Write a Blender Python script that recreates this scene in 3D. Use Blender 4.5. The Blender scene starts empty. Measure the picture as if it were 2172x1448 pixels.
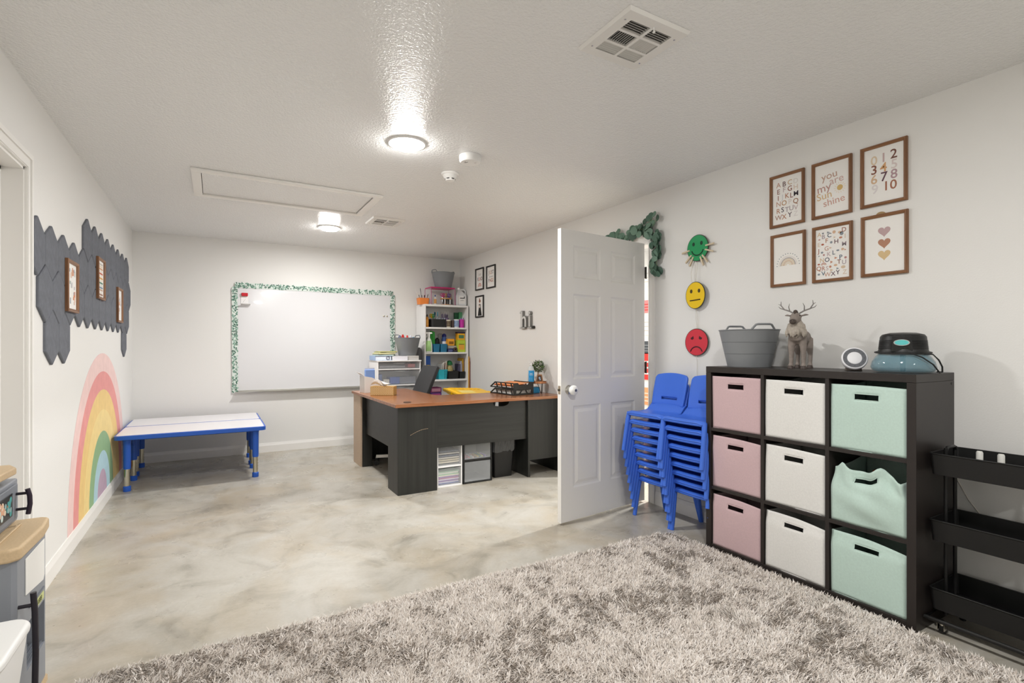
import bpy, bmesh, math, random
import numpy as np
from mathutils import Vector, Matrix

random.seed(7)
SC = bpy.context.scene
COL = SC.collection
PI = math.pi

# ------------------------------------------------------------------ camera, world, exposure
EYE = 1.23
FPX, PCX, PHY = 1089.0, 1086.0, 735.0
cam = bpy.data.objects.new('camera', bpy.data.cameras.new('camera'))
COL.objects.link(cam)
cam.location = (0, 0, EYE)
cam.rotation_euler = (PI / 2, 0, -math.radians(30))
cam.data.sensor_width = 36
cam.data.lens = 36 * FPX / 2172
cam.data.shift_y = (PHY - 724) / 2172
cam.data.clip_start = 0.05
SC.camera = cam
SC.view_settings.view_transform = 'Standard'
SC.view_settings.look = 'None'
SC.view_settings.gamma = 1
SC.view_settings.use_curve_mapping = False
SC.view_settings.exposure = 0.56
w = bpy.data.worlds.new('world')
SC.world = w
w.use_nodes = True
w.node_tree.nodes['Background'].inputs[0].default_value = (0.9, 0.95, 1, 1)
w.node_tree.nodes['Background'].inputs[1].default_value = 0.3

LAMP_W = 17         # watts of each ceiling lamp
LENS_E = 75         # glow of each lamp's lens

# room: left wall, right wall, back wall, rear wall (behind the camera), ceiling height
XL, XR, YB, YR, ZC = -0.756, 2.98, 6.63, -3.4, 2.44
WT = 0.11
HX = 4.75           # far wall of the next room

S30, C30 = 0.5, math.sqrt(0.75)
def ux(u, y):                       # pixel column seen at world depth y -> world x
    l = (u - PCX) / FPX
    return y * (S30 + l * C30) / (C30 - l * S30)
def vz(u, v, y):                    # pixel seen at world depth y -> height
    l = (u - PCX) / FPX
    return EYE + (PHY - v) / FPX * y / (C30 - l * S30)

# ------------------------------------------------------------------ materials
def lin(h):
    h = h.lstrip('#')
    out = []
    for i in (0, 2, 4):
        c = int(h[i:i + 2], 16) / 255
        out.append(c / 12.92 if c <= 0.04045 else ((c + 0.055) / 1.055) ** 2.4)
    return (*out, 1)

MATS = {}
def mat(hexc, rough=0.5, metal=0.0, bump=None, var=None, spec=0.5, trans=0.0, alpha=1.0, coat=0.0, sheen=0.0, name=None, ior=1.45):
    key = (hexc, rough, metal, bump, var, spec, trans, alpha, coat, sheen)
    if key in MATS:
        return MATS[key]
    m = bpy.data.materials.new(name or 'm_' + hexc)
    m.use_nodes = True
    nt = m.node_tree
    b = nt.nodes['Principled BSDF']
    b.inputs['Base Color'].default_value = lin(hexc)
    b.inputs['Roughness'].default_value = rough
    b.inputs['Metallic'].default_value = metal
    b.inputs['Specular IOR Level'].default_value = spec
    b.inputs['Transmission Weight'].default_value = trans
    b.inputs['Alpha'].default_value = alpha
    b.inputs['Coat Weight'].default_value = coat
    b.inputs['Sheen Weight'].default_value = sheen
    b.inputs['IOR'].default_value = ior
    tc = None
    if bump or var:
        tc = nt.nodes.new('ShaderNodeTexCoord')
    if var:
        n = nt.nodes.new('ShaderNodeTexNoise')
        n.inputs['Scale'].default_value = var[0]
        n.inputs['Detail'].default_value = 6
        nt.links.new(tc.outputs['Object'], n.inputs['Vector'])
        r = nt.nodes.new('ShaderNodeValToRGB')
        c = lin(hexc)
        r.color_ramp.elements[0].position = 0.3
        r.color_ramp.elements[1].position = 0.7
        r.color_ramp.elements[0].color = tuple(max(0, x * (1 - var[1])) for x in c[:3]) + (1,)
        r.color_ramp.elements[1].color = tuple(min(1, x * (1 + var[1])) for x in c[:3]) + (1,)
        nt.links.new(n.outputs['Fac'], r.inputs['Fac'])
        nt.links.new(r.outputs['Color'], b.inputs['Base Color'])
    if bump:
        n = nt.nodes.new('ShaderNodeTexNoise')
        n.inputs['Scale'].default_value = bump[0]
        n.inputs['Detail'].default_value = 3
        nt.links.new(tc.outputs['Object'], n.inputs['Vector'])
        bp = nt.nodes.new('ShaderNodeBump')
        bp.inputs['Strength'].default_value = bump[1]
        bp.inputs['Distance'].default_value = bump[2] if len(bump) > 2 else 0.01
        nt.links.new(n.outputs['Fac'], bp.inputs['Height'])
        nt.links.new(bp.outputs['Normal'], b.inputs['Normal'])
    MATS[key] = m
    return m

def emis(hexc, strength, name):
    m = bpy.data.materials.new(name)
    m.use_nodes = True
    b = m.node_tree.nodes['Principled BSDF']
    b.inputs['Base Color'].default_value = lin(hexc)
    b.inputs['Emission Color'].default_value = lin(hexc)
    b.inputs['Emission Strength'].default_value = strength
    return m

def ramp(nt, src, stops):
    r = nt.nodes.new('ShaderNodeValToRGB')
    e = r.color_ramp.elements
    while len(e) < len(stops):
        e.new(0.5)
    for i, (p, c) in enumerate(stops):
        e[i].position = p
        e[i].color = lin(c) if isinstance(c, str) else (c, c, c, 1)
    nt.links.new(src, r.inputs['Fac'])
    return r.outputs['Color']

def noise(nt, vec, scale, detail=6, rough=0.55, dist=0.0):
    n = nt.nodes.new('ShaderNodeTexNoise')
    n.inputs['Scale'].default_value = scale
    n.inputs['Detail'].default_value = detail
    n.inputs['Roughness'].default_value = rough
    n.inputs['Distortion'].default_value = dist
    nt.links.new(vec, n.inputs['Vector'])
    return n.outputs['Fac']

def mapped(nt, scale=(1, 1, 1), rot=(0, 0, 0)):
    tc = nt.nodes.new('ShaderNodeTexCoord')
    mp = nt.nodes.new('ShaderNodeMapping')
    mp.inputs['Scale'].default_value = scale
    mp.inputs['Rotation'].default_value = rot
    nt.links.new(tc.outputs['Object'], mp.inputs['Vector'])
    return mp.outputs['Vector']

def mixc(nt, fac, a, b, mode='MIX'):
    m = nt.nodes.new('ShaderNodeMix')
    m.data_type = 'RGBA'
    m.blend_type = mode
    for sock, v in ((m.inputs[0], fac), (m.inputs[6], a), (m.inputs[7], b)):
        if isinstance(v, (int, float)):
            sock.default_value = v
        elif isinstance(v, tuple):
            sock.default_value = v
        else:
            nt.links.new(v, sock)
    return m.outputs[2]

def concrete():
    m = bpy.data.materials.new('stained_concrete')
    m.use_nodes = True
    nt = m.node_tree
    b = nt.nodes['Principled BSDF']
    v = mapped(nt)
    big = ramp(nt, noise(nt, v, 0.9, 8, 0.6, 0.6), [(0.28, '#8d887d'), (0.45, '#aaa59a'), (0.56, '#bcb8ae'), (0.75, '#c9c6bf')])
    mid = ramp(nt, noise(nt, v, 3.2, 9, 0.65, 1.0), [(0.30, '#7d776b'), (0.47, '#b9b4a9'), (0.70, '#cecbc4')])
    warm = ramp(nt, noise(nt, v, 1.7, 5, 0.6, 0.8), [(0.45, '#ffffff'), (0.75, '#f0e2cb')])
    c = mixc(nt, 0.5, big, mid)
    c = mixc(nt, 0.85, c, warm, 'MULTIPLY')
    crack = ramp(nt, noise(nt, v, 5.5, 12, 0.75, 1.6), [(0.30, '#5d574e'), (0.36, '#ffffff')])
    c = mixc(nt, 0.55, c, crack, 'MULTIPLY')
    fine = ramp(nt, noise(nt, v, 60, 4), [(0.2, 0.88), (0.8, 1.0)])
    c = mixc(nt, 1.0, c, fine, 'MULTIPLY')
    nt.links.new(c, b.inputs['Base Color'])
    rr = ramp(nt, noise(nt, v, 4, 4), [(0.3, 0.22), (0.7, 0.42)])
    nt.links.new(rr, b.inputs['Roughness'])
    bp = nt.nodes.new('ShaderNodeBump')
    bp.inputs['Strength'].default_value = 0.08
    bp.inputs['Distance'].default_value = 0.01
    nt.links.new(noise(nt, v, 25, 6), bp.inputs['Height'])
    nt.links.new(bp.outputs['Normal'], b.inputs['Normal'])
    return m

def wood(dark, mid, light, along='X', rough=0.32, scale=1.0):
    m = bpy.data.materials.new('wood_' + mid)
    m.use_nodes = True
    nt = m.node_tree
    b = nt.nodes['Principled BSDF']
    sc = {'X': (1.2, 18, 18), 'Y': (18, 1.2, 18), 'Z': (18, 18, 1.2)}[along]
    v = mapped(nt, tuple(s * scale for s in sc))
    c = ramp(nt, noise(nt, v, 2.0, 8, 0.6, 0.5), [(0.3, dark), (0.5, mid), (0.72, light)])
    nt.links.new(c, b.inputs['Base Color'])
    b.inputs['Roughness'].default_value = rough
    return m

def black_laminate(along):
    m = bpy.data.materials.new('black_laminate')
    m.use_nodes = True
    nt = m.node_tree
    b = nt.nodes['Principled BSDF']
    sc = {'X': (0.7, 22, 22), 'Z': (22, 22, 0.7)}[along]
    v = mapped(nt, sc)
    base = ramp(nt, noise(nt, v, 1.6, 6, 0.6), [(0.3, '#191a18'), (0.7, '#2a2b28')])
    scr = ramp(nt, noise(nt, v, 1.1, 5, 0.7, 0.2), [(0.685, 0.0), (0.73, 1.0)])
    c = mixc(nt, scr, base, lin('#5e3f2c'))
    nt.links.new(c, b.inputs['Base Color'])
    b.inputs['Roughness'].default_value = 0.42
    return m

# ------------------------------------------------------------------ mesh building
class MB:
    def __init__(self):
        self.v, self.f, self.mi, self.m = [], [], [], 0
    def add(self, vs, fs, M=None):
        n = len(self.v)
        self.v += [tuple(M @ Vector(p)) if M is not None else tuple(p) for p in vs]
        self.f += [tuple(i + n for i in f) for f in fs]
        self.mi += [self.m] * len(fs)
        return self
    def box(self, x0, y0, z0, x1, y1, z1, M=None):
        return self.add([(x0, y0, z0), (x1, y0, z0), (x1, y1, z0), (x0, y1, z0), (x0, y0, z1), (x1, y0, z1), (x1, y1, z1), (x0, y1, z1)],
                        [(0, 3, 2, 1), (4, 5, 6, 7), (0, 1, 5, 4), (1, 2, 6, 5), (2, 3, 7, 6), (3, 0, 4, 7)], M)
    def frustum(self, a, b, M=None):           # a, b: (x0,y0,x1,y1,z) of bottom and top rectangles
        vs = []
        for x0, y0, x1, y1, z in (a, b):
            vs += [(x0, y0, z), (x1, y0, z), (x1, y1, z), (x0, y1, z)]
        return self.add(vs, [(0, 3, 2, 1), (4, 5, 6, 7), (0, 1, 5, 4), (1, 2, 6, 5), (2, 3, 7, 6), (3, 0, 4, 7)], M)
    def lathe(self, prof, n=24, M=None, sx=1.0, sy=1.0, a0=0.0, a1=2 * PI):
        full = abs(a1 - a0 - 2 * PI) < 1e-6
        k = n if full else n + 1
        vs, fs = [], []
        for r, z in prof:
            for i in range(k):
                a = a0 + (a1 - a0) * i / n
                vs.append((r * sx * math.cos(a), r * sy * math.sin(a), z))
        for j in range(len(prof) - 1):
            for i in range(n):
                i2 = (i + 1) % k
                fs.append((j * k + i, j * k + i2, (j + 1) * k + i2, (j + 1) * k + i))
        if full:
            if prof[0][0] > 1e-6:
                fs.append(tuple(reversed(range(k))))
            if prof[-1][0] > 1e-6:
                fs.append(tuple((len(prof) - 1) * k + i for i in range(k)))
        return self.add(vs, fs, M)
    def shell(self, prof, n=24, M=None, sx=1.0, sy=1.0):       # closed profile loop (no caps)
        k = n
        vs, fs = [], []
        p = len(prof)
        for r, z in prof:
            for i in range(n):
                a = 2 * PI * i / n
                vs.append((r * sx * math.cos(a), r * sy * math.sin(a), z))
        for j in range(p):
            j2 = (j + 1) % p
            for i in range(n):
                i2 = (i + 1) % n
                fs.append((j * k + i, j * k + i2, j2 * k + i2, j2 * k + i))
        return self.add(vs, fs, M)
    def tube(self, pts, r, n=8, closed=False, flat=1.0, M=None):
        pts = [Vector(p) for p in pts]
        rs = r if isinstance(r, (list, tuple)) else [r] * len(pts)
        N = len(pts)
        vs, fs = [], []
        prev = None
        for i, p in enumerate(pts):
            a = pts[(i - 1) % N] if (closed or i > 0) else p
            c = pts[(i + 1) % N] if (closed or i < N - 1) else p
            t = (c - a).normalized()
            if prev is None:
                up = Vector((0, 0, 1)) if abs(t.z) < 0.9 else Vector((1, 0, 0))
                s = t.cross(up).normalized()
            else:
                s = (prev - t * prev.dot(t)).normalized()
            prev = s
            q = s.cross(t)
            for k in range(n):
                an = 2 * PI * k / n
                vs.append(p + s * (math.cos(an) * rs[i]) + q * (math.sin(an) * rs[i] * flat))
        for i in range(N if closed else N - 1):
            j = (i + 1) % N
            for k in range(n):
                k2 = (k + 1) % n
                fs.append((i * n + k, i * n + k2, j * n + k2, j * n + k))
        if not closed:
            fs.append(tuple(reversed(range(n))))
            fs.append(tuple((N - 1) * n + k for k in range(n)))
        return self.add(vs, fs, M)
    def prism(self, poly, a0, a1, axis='z', M=None):           # polygon extruded along an axis
        k = len(poly)
        mk = {'z': lambda p, a: (p[0], p[1], a), 'y': lambda p, a: (p[0], a, p[1]), 'x': lambda p, a: (a, p[0], p[1])}[axis]
        vs = [mk(p, a0) for p in poly] + [mk(p, a1) for p in poly]
        fs = [tuple(range(k)), tuple(range(2 * k - 1, k - 1, -1))]
        fs += [(i, (i + 1) % k, k + (i + 1) % k, k + i) for i in range(k)]
        return self.add(vs, fs, M)
    def ball(self, c, rx, ry=None, rz=None, n=12, m=8):
        ry = rx if ry is None else ry
        rz = rx if rz is None else rz
        pr = [(math.sin(PI * j / m), -math.cos(PI * j / m)) for j in range(m + 1)]
        M = Matrix.Translation(c) @ Matrix.Diagonal((rx, ry, rz, 1))
        return self.lathe(pr, n, M)
    def mesh(self, smooth=None, normals=True):
        me = bpy.data.meshes.new('mesh')
        me.from_pydata(self.v, [], self.f)
        me.polygons.foreach_set('material_index', self.mi)
        if normals:
            bm = bmesh.new()
            bm.from_mesh(me)
            bmesh.ops.remove_doubles(bm, verts=bm.verts, dist=1e-6)
            bmesh.ops.recalc_face_normals(bm, faces=bm.faces)
            bm.to_mesh(me)
            bm.free()
        if smooth:
            me.polygons.foreach_set('use_smooth', [True] * len(me.polygons))
            me.set_sharp_from_angle(angle=math.radians(smooth))
        me.update()
        return me

KIDS = {}
def tag(o, label=None, cat=None, group=None, kind=None):
    if label: o['label'] = label
    if cat: o['category'] = cat
    if group: o['group'] = group
    if kind: o['kind'] = kind
    return o

def obj(name, mb, mats, parent=None, bevel=0, smooth=None, seg=2, loc=None, rot=None, kind=None, normals=True):
    me = mb.mesh(smooth, normals) if isinstance(mb, MB) else mb
    if isinstance(mb, MB) or not me.materials:
        for m in (mats if isinstance(mats, (list, tuple)) else [mats]):
            me.materials.append(m)
    o = bpy.data.objects.new(name, me)
    COL.objects.link(o)
    me.name = name
    if parent is not None:
        o.parent = parent
        KIDS.setdefault(parent.name, []).append(o)
    if loc is not None: o.location = loc
    if rot is not None: o.rotation_euler = rot
    if bevel:
        b = o.modifiers.new('bevel', 'BEVEL')
        b.width = bevel
        b.segments = seg
        b.limit_method = 'ANGLE'
        b.angle_limit = math.radians(35)
        if smooth is None:
            me.polygons.foreach_set('use_smooth', [True] * len(me.polygons))
            b.harden_normals = True
    if kind: o['kind'] = kind
    return o

def thing(name, label, cat, loc=(0, 0, 0), rotz=0.0, group=None):
    o = bpy.data.objects.new(name, None)
    o.empty_display_size = 0.05
    COL.objects.link(o)
    o.location = loc
    o.rotation_euler = (0, 0, rotz)
    return tag(o, label, cat, group)

def dup(root, loc, rotz=None, label=None, group=None):
    def cp(o, par):
        c = o.copy()
        COL.objects.link(c)
        c.parent = par
        if par is not None: KIDS.setdefault(par.name, []).append(c)
        for ch in KIDS.get(o.name, []):
            cp(ch, c)
        return c
    r = cp(root, None)
    r.location = loc
    if rotz is not None: r.rotation_euler = (0, 0, rotz)
    if label: r['label'] = label
    if group: r['group'] = group
    return r

def struct(name, mb, m, bevel=0, smooth=None):
    return tag(obj(name, mb, m, None, bevel, smooth), kind='structure')

def rrect(w, h, r, n=5, cx=0, cy=0):
    pts = []
    for sx, sy, a in ((1, 1, 0), (-1, 1, 90), (-1, -1, 180), (1, -1, 270)):
        for i in range(n + 1):
            t = math.radians(a + 90 * i / n)
            pts.append((cx + sx * (w / 2 - r) + r * math.cos(t), cy + sy * (h / 2 - r) + r * math.sin(t)))
    return pts

def circle(r, n=32, cx=0, cy=0, sy=1.0):
    return [(cx + r * math.cos(2 * PI * i / n), cy + r * sy * math.sin(2 * PI * i / n)) for i in range(n)]

_txt = {}
def text_mesh(s, bold=0.0):
    if (s, bold) not in _txt:
        c = bpy.data.curves.new('t', 'FONT')
        c.body = s
        c.resolution_u = 3
        c.offset = bold
        c.align_x = 'CENTER'
        c.align_y = 'CENTER'
        o = bpy.data.objects.new('t', c)
        COL.objects.link(o)
        bpy.context.view_layer.update()
        me = bpy.data.meshes.new_from_object(o.evaluated_get(bpy.context.evaluated_depsgraph_get()))
        _txt[(s, bold)] = ([tuple(v.co) for v in me.vertices], [tuple(p.vertices) for p in me.polygons])
        bpy.data.objects.remove(o)
        bpy.data.curves.remove(c)
        bpy.data.meshes.remove(me)
    return _txt[(s, bold)]

def put_text(mb, s, x, z, size, y, bold=0.01, wide=1.0, rot=0.0):    # flat lettering in a front view (x right, z up, -y outwards)
    vs, fs = text_mesh(s, bold)
    cr, sr = math.cos(rot), math.sin(rot)
    P = [((a * wide * cr - b * sr) * size + x, y, (a * wide * sr + b * cr) * size + z) for a, b, _ in vs]
    mb.add(P, fs)

def flat(mb, poly, y):                         # flat shape in a front view
    mb.add([(a, y, b) for a, b in poly], [tuple(range(len(poly)))])

def arc_band(r0, r1, cx, cz, n=24, a0=0.0, a1=PI):
    out = [(cx + r1 * math.cos(a0 + (a1 - a0) * i / n), cz + r1 * math.sin(a0 + (a1 - a0) * i / n)) for i in range(n + 1)]
    if r0 > 0:
        out += [(cx + r0 * math.cos(a0 + (a1 - a0) * i / n), cz + r0 * math.sin(a0 + (a1 - a0) * i / n)) for i in range(n, -1, -1)]
    return out

def band_faces(mb, r0, r1, cx, cz, y, n=24, a0=0.0, a1=PI):
    vs, fs = [], []
    for i in range(n + 1):
        a = a0 + (a1 - a0) * i / n
        vs += [(cx + r0 * math.cos(a), y, cz + r0 * math.sin(a)), (cx + r1 * math.cos(a), y, cz + r1 * math.sin(a))]
    for i in range(n):
        fs.append((2 * i, 2 * i + 1, 2 * i + 3, 2 * i + 2))
    mb.add(vs, fs)

RW, LW = -PI / 2, PI / 2            # heading of things hung on the right and on the left wall
ORD = ['first', 'second', 'third', 'fourth', 'fifth', 'sixth', 'seventh', 'eighth', 'ninth']
# ------------------------------------------------------------------ the room
M_WALL = mat('#ebeae7', 0.55, bump=(140, 0.12, 0.004), name='painted_wall')
M_CEIL = mat('#f1f1f0', 0.27, bump=(90, 0.5, 0.012), name='painted_ceiling')
M_TRIM = mat('#f1efeb', 0.38, name='white_trim')
M_WHITE = mat('#efeeec', 0.4, name='white_plastic')
M_DOOR = mat('#eceae6', 0.42, name='door_paint')
M_CHROME = mat('#c9c6c0', 0.18, 1.0, name='chrome')
M_BLACK = mat('#1d1d1d', 0.45, name='black_plastic')
M_PAPER = mat('#f3f1ec', 0.7, name='paper')

struct('floor', MB().box(XL - 1.2, YR - 0.2, -0.1, HX + 0.2, YB + 0.2, 0), concrete())
struct('ceiling', MB().box(XL - 1.2, YR - 0.2, ZC, HX + 0.2, YB + 0.2, ZC + 0.1), M_CEIL)
struct('wall_back', MB().box(XL - WT, YB, 0, XR + WT, YB + WT, ZC), M_WALL)
struct('wall_rear', MB().box(XL - WT, YR - WT, 0, XR + WT, YR, ZC), M_WALL)

# left wall with the door opening beside the felt tiles
LD0, LD1, LDZ = 2.30, 3.14, 2.05
mb = MB()
mb.box(XL - WT, YR, 0, XL, LD0, ZC).box(XL - WT, LD1, 0, XL, YB, ZC).box(XL - WT, LD0, LDZ, XL, LD1, ZC)
struct('wall_left', mb, M_WALL)
# right wall with the doorway behind the open door
RD0, RD1, RDZ = 2.985, 3.905, 2.055
mb = MB()
mb.box(XR, YR, 0, XR + WT, RD0, ZC).box(XR, RD1, 0, XR + WT, YB, ZC).box(XR, RD0, RDZ, XR + WT, RD1, ZC)
struct('wall_right', mb, M_WALL)

# the next room, seen through the gap at the hinges
struct('wall_far', MB().box(HX, 1.4, 0, HX + 0.1, 6.2, ZC), M_WALL)
mb = MB().box(XR + WT, 1.3, 0, HX + 0.1, 1.4, ZC).box(XR + WT, 6.2, 0, HX + 0.1, 6.3, ZC)
struct('wall_side', mb, M_WALL)
# behind the left door
struct('wall_beyond', MB().box(XL - 0.9, 2.0, 0, XL - 0.8, 3.5, ZC), M_WALL)

BBP = [(0, 0), (0.014, 0), (0.014, 0.075), (0.009, 0.092), (0.006, 0.105), (0, 0.105)]
def baseboard(name, p0, p1, nrm):
    mb = MB()
    p0, p1, nrm = Vector(p0), Vector(p1), Vector(nrm)
    vs = [p0 + nrm * a + Vector((0, 0, b)) for a, b in BBP] + [p1 + nrm * a + Vector((0, 0, b)) for a, b in BBP]
    k = len(BBP)
    fs = [tuple(range(k)), tuple(range(2 * k - 1, k - 1, -1))] + [(i, (i + 1) % k, k + (i + 1) % k, k + i) for i in range(k)]
    mb.add(vs, fs)
    struct(name, mb, M_TRIM)
baseboard('baseboard_left', (XL, LD1 + 0.07, 0), (XL, YB, 0), (1, 0, 0))
baseboard('baseboard_back', (XL, YB, 0), (XR, YB, 0), (0, -1, 0))
baseboard('baseboard_right', (XR, YR, 0), (XR, RD0 - 0.075, 0), (-1, 0, 0))
baseboard('baseboard_desk', (XR, RD1 + 0.075, 0), (XR, YB, 0), (-1, 0, 0))

def casing(name, x, side, y0, y1, z):
    # moulded boards round an opening: near board, far board, head board
    w_, a, b = 0.07, 0.010, 0.017
    def prof_box(mb, ya, yb, za, zb):
        mb.box(min(x, x + side * a), ya, za, max(x, x + side * a), yb, zb)
    o = MB()
    def strip(ya, yb, za, zb, d):           # raised moulding, seated in the board
        xa, xb = x + side * a * 0.5, x + side * d
        o.box(min(xa, xb), ya, za, max(xa, xb), yb, zb)
    e = 0.0008
    prof_box(o, y0 - w_, y0, 0, z)
    prof_box(o, y1, y1 + w_, 0, z)
    prof_box(o, y0 - w_, y1 + w_, z + 0.0001, z + w_)
    strip(y0 - w_ - e, y0 - w_ + 0.022, 0.0005, z + w_ - 0.0221, b)
    strip(y1 + w_ - 0.022, y1 + w_ + e, 0.0005, z + w_ - 0.0221, b)
    strip(y0 - w_ - e, y1 + w_ + e, z + w_ - 0.022, z + w_ + e, b)
    strip(y0 - 0.014, y0 - 0.004, 0.0005, z + 0.0039, 0.014)
    strip(y1 + 0.004, y1 + 0.014, 0.0005, z + 0.0039, 0.014)
    strip(y0 - 0.014, y1 + 0.014, z + 0.004, z + 0.014, 0.014)
    return struct(name, o, M_TRIM)
casing('trim_1', XL, 1, LD0, LD1, LDZ)
casing('trim_2', XR, -1, RD0, RD1, RDZ)
# door jambs (liners with a stop) inside both openings
mb = MB()
mb.box(XL - WT, LD1 - 0.012, 0, XL, LD1, LDZ).box(XL - WT, LD0, 0, XL, LD0 + 0.012, LDZ).box(XL - WT, LD0, LDZ - 0.012, XL, LD1, LDZ)
mb.box(XL - WT, LD1 - 0.026, 0, XL - 0.075, LD1 - 0.012, LDZ - 0.012).box(XL - WT, LD0 + 0.012, LDZ - 0.026, XL - 0.075, LD1 - 0.012, LDZ - 0.012)
struct('trim_3', mb, M_TRIM)
mb = MB()
mb.box(XR, RD0, 0, XR + WT, RD0 + 0.004, RDZ).box(XR, RD1 - 0.012, 0, XR + WT, RD1, RDZ).box(XR, RD0, RDZ - 0.012, XR + WT, RD1, RDZ)
struct('trim_4', mb, M_TRIM)

# ------------------------------------------------------------------ doors (front view: x right, z up, front towards -y)
def door_slab(W, Hh, T):
    """six raised panels pressed into both faces"""
    st, mid = 0.115, 0.11
    pw = (W - 2 * st - mid) / 2
    xs = [(st, st + pw), (st + pw + mid, W - st)]
    zs = [(0.225, 0.80), (0.985, 1.585), (1.695, 1.925)]
    cx = sorted({0, W, *[a for p in xs for a in p]})
    cz = sorted({0, Hh, *[a for p in zs for a in p]})
    mb = MB()
    for yf, s in ((0, 1), (T, -1)):
        for i in range(len(cx) - 1):
            for j in range(len(cz) - 1):
                a, b, c, d = cx[i], cx[i + 1], cz[j], cz[j + 1]
                if any(abs(a - p[0]) < 1e-6 for p in xs) and any(abs(c - p[0]) < 1e-6 for p in zs):
                    rings = []
                    for ins, dep in ((0, 0), (0.012, 0.008), (0.026, 0.009), (0.048, 0.002)):
                        y = yf + s * dep
                        rings.append([(a + ins, y, c + ins), (b - ins, y, c + ins), (b - ins, y, d - ins), (a + ins, y, d - ins)])
                    vs = [p for r in rings for p in r]
                    fs = [(k * 4 + q, k * 4 + (q + 1) % 4, k * 4 + 4 + (q + 1) % 4, k * 4 + 4 + q) for k in range(3) for q in range(4)]
                    fs.append((12, 13, 14, 15))
                    mb.add(vs, fs)
                else:
                    mb.add([(a, yf, c), (b, yf, c), (b, yf, d), (a, yf, d)], [(0, 1, 2, 3)])
    for i in range(len(cx) - 1):
        for z in (0, Hh):
            mb.add([(cx[i], 0, z), (cx[i + 1], 0, z), (cx[i + 1], T, z), (cx[i], T, z)], [(0, 1, 2, 3)])
    for j in range(len(cz) - 1):
        for x in (0, W):
            mb.add([(x, 0, cz[j]), (x, T, cz[j]), (x, T, cz[j + 1]), (x, 0, cz[j + 1])], [(0, 1, 2, 3)])
    return mb

ang = math.atan2(3.0 - 2.885, 2.945 - 2.055)
d1 = thing('door_1', 'white six panel door standing wide open beside the stacked blue chairs', 'door', (2.055, 2.885, 0.016), ang)
d1['kind'] = 'structure'
del d1['category']
DW, DH, DT = 0.897, 2.03, 0.035
obj('slab', door_slab(DW, DH, DT), M_DOOR, d1)
kx, kz = 0.07, 0.915
RX90 = Matrix.Rotation(PI / 2, 4, 'X')
mb = MB().lathe([(0.033, 0), (0.033, 0.004), (0.026, 0.012), (0.012, 0.014), (0.012, 0.03), (0.0, 0.03)], 24, Matrix.Translation((kx, 0, kz)) @ RX90)
rose = obj('rose', mb, M_CHROME, d1, smooth=40)
mb = MB().lathe([(0.014, 0.022), (0.026, 0.028), (0.033, 0.042), (0.034, 0.056), (0.027, 0.068), (0.0, 0.073)], 24, Matrix.Translation((kx, 0, kz)) @ RX90)
knob = obj('knob_cover', mb, mat('#f0f0ee', 0.28), d1, smooth=50)
mb = MB().lathe([(0.0095, 0.0722), (0.0095, 0.0745), (0.0055, 0.0745), (0.0055, 0.073)], 16, Matrix.Translation((kx, 0, kz)) @ RX90)
obj('lock_ring', mb, mat('#8b8b8b', 0.3, 0.8), knob, smooth=40)
mb = MB().lathe([(0.033, 0), (0.030, 0.008), (0.012, 0.012), (0.012, 0.026), (0.026, 0.034), (0.028, 0.05), (0.018, 0.06), (0, 0.062)], 20, Matrix.Translation((kx, DT, kz)) @ Matrix.Rotation(-PI / 2, 4, 'X'))
obj('knob', mb, M_CHROME, d1, smooth=50)
mb = MB().box(-0.0015, 0.006, kz - 0.029, 0.0005, DT - 0.006, kz + 0.029)
lp = obj('latch_plate', mb, mat('#b9b3a6', 0.3, 0.9), d1, bevel=0.0008)
obj('latch_bolt', MB().box(-0.009, 0.011, kz - 0.007, 0.0, 0.024, kz + 0.007), mat('#5b5750', 0.35, 0.9), lp)
M_HINGE = mat('#4a4743', 0.4, 0.8)
for hz in (0.20, 1.05, 1.80):
    mb = MB().box(DW, 0.002, hz - 0.045, DW + 0.002, DT - 0.002, hz + 0.045)
    mb.lathe([(0.006, hz - 0.047), (0.006, hz + 0.047)], 10, Matrix.Translation((DW + 0.016, -0.003, 0)))
    mb.box(DW, -0.004, hz - 0.045, DW + 0.014, -0.001, hz + 0.045)
    obj('hinge', mb, M_HINGE, d1)

d2 = thing('door_2', 'closed white door at the left edge behind the toy kitchen', 'door', (XL - 0.0765, LD0 + 0.016, 0.012), LW)
d2['kind'] = 'structure'
del d2['category']
obj('slab', door_slab(LD1 - LD0 - 0.032, 2.02, DT), M_DOOR, d2)

# ------------------------------------------------------------------ ceiling fixtures
def ceiling_lamp(x, y, label):
    t = thing('ceiling_light', label, 'light', (x, y, ZC), 0, 'round flush ceiling lights')
    mb = MB().shell([(0.112, 0.0), (0.112, -0.004), (0.106, -0.010), (0.094, -0.011), (0.092, -0.008), (0.092, 0.0)], 40)
    obj('trim_ring', mb, M_WHITE, t, smooth=40)
    mb = MB().lathe([(0.0925, -0.007), (0.090, -0.018), (0.070, -0.029), (0.035, -0.035), (0.0, -0.036)], 40)
    obj('lens', mb, M_LENS, t, smooth=60)
    l = bpy.data.lights.new('ceiling_lamp_light', 'AREA')
    l.shape = 'DISK'
    l.size = 0.17
    l.energy = LAMP_W
    l.color = (0.995, 0.985, 0.972)
    lo = bpy.data.objects.new('lamp_light', l)
    COL.objects.link(lo)
    lo.parent = t
    lo.location = (0, 0, -0.040)
    return t
M_LENS = emis('#fffdf9', LENS_E, 'lit_lens')
ceiling_lamp(0.985, 2.955, 'lit round ceiling light nearer the camera, above the concrete floor')
ceiling_lamp(1.0, 5.436, 'lit round ceiling light farther away, near the whiteboard')
ceiling_lamp(0.985, 0.47, 'lit round ceiling light above the shag rug, outside the picture')
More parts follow.
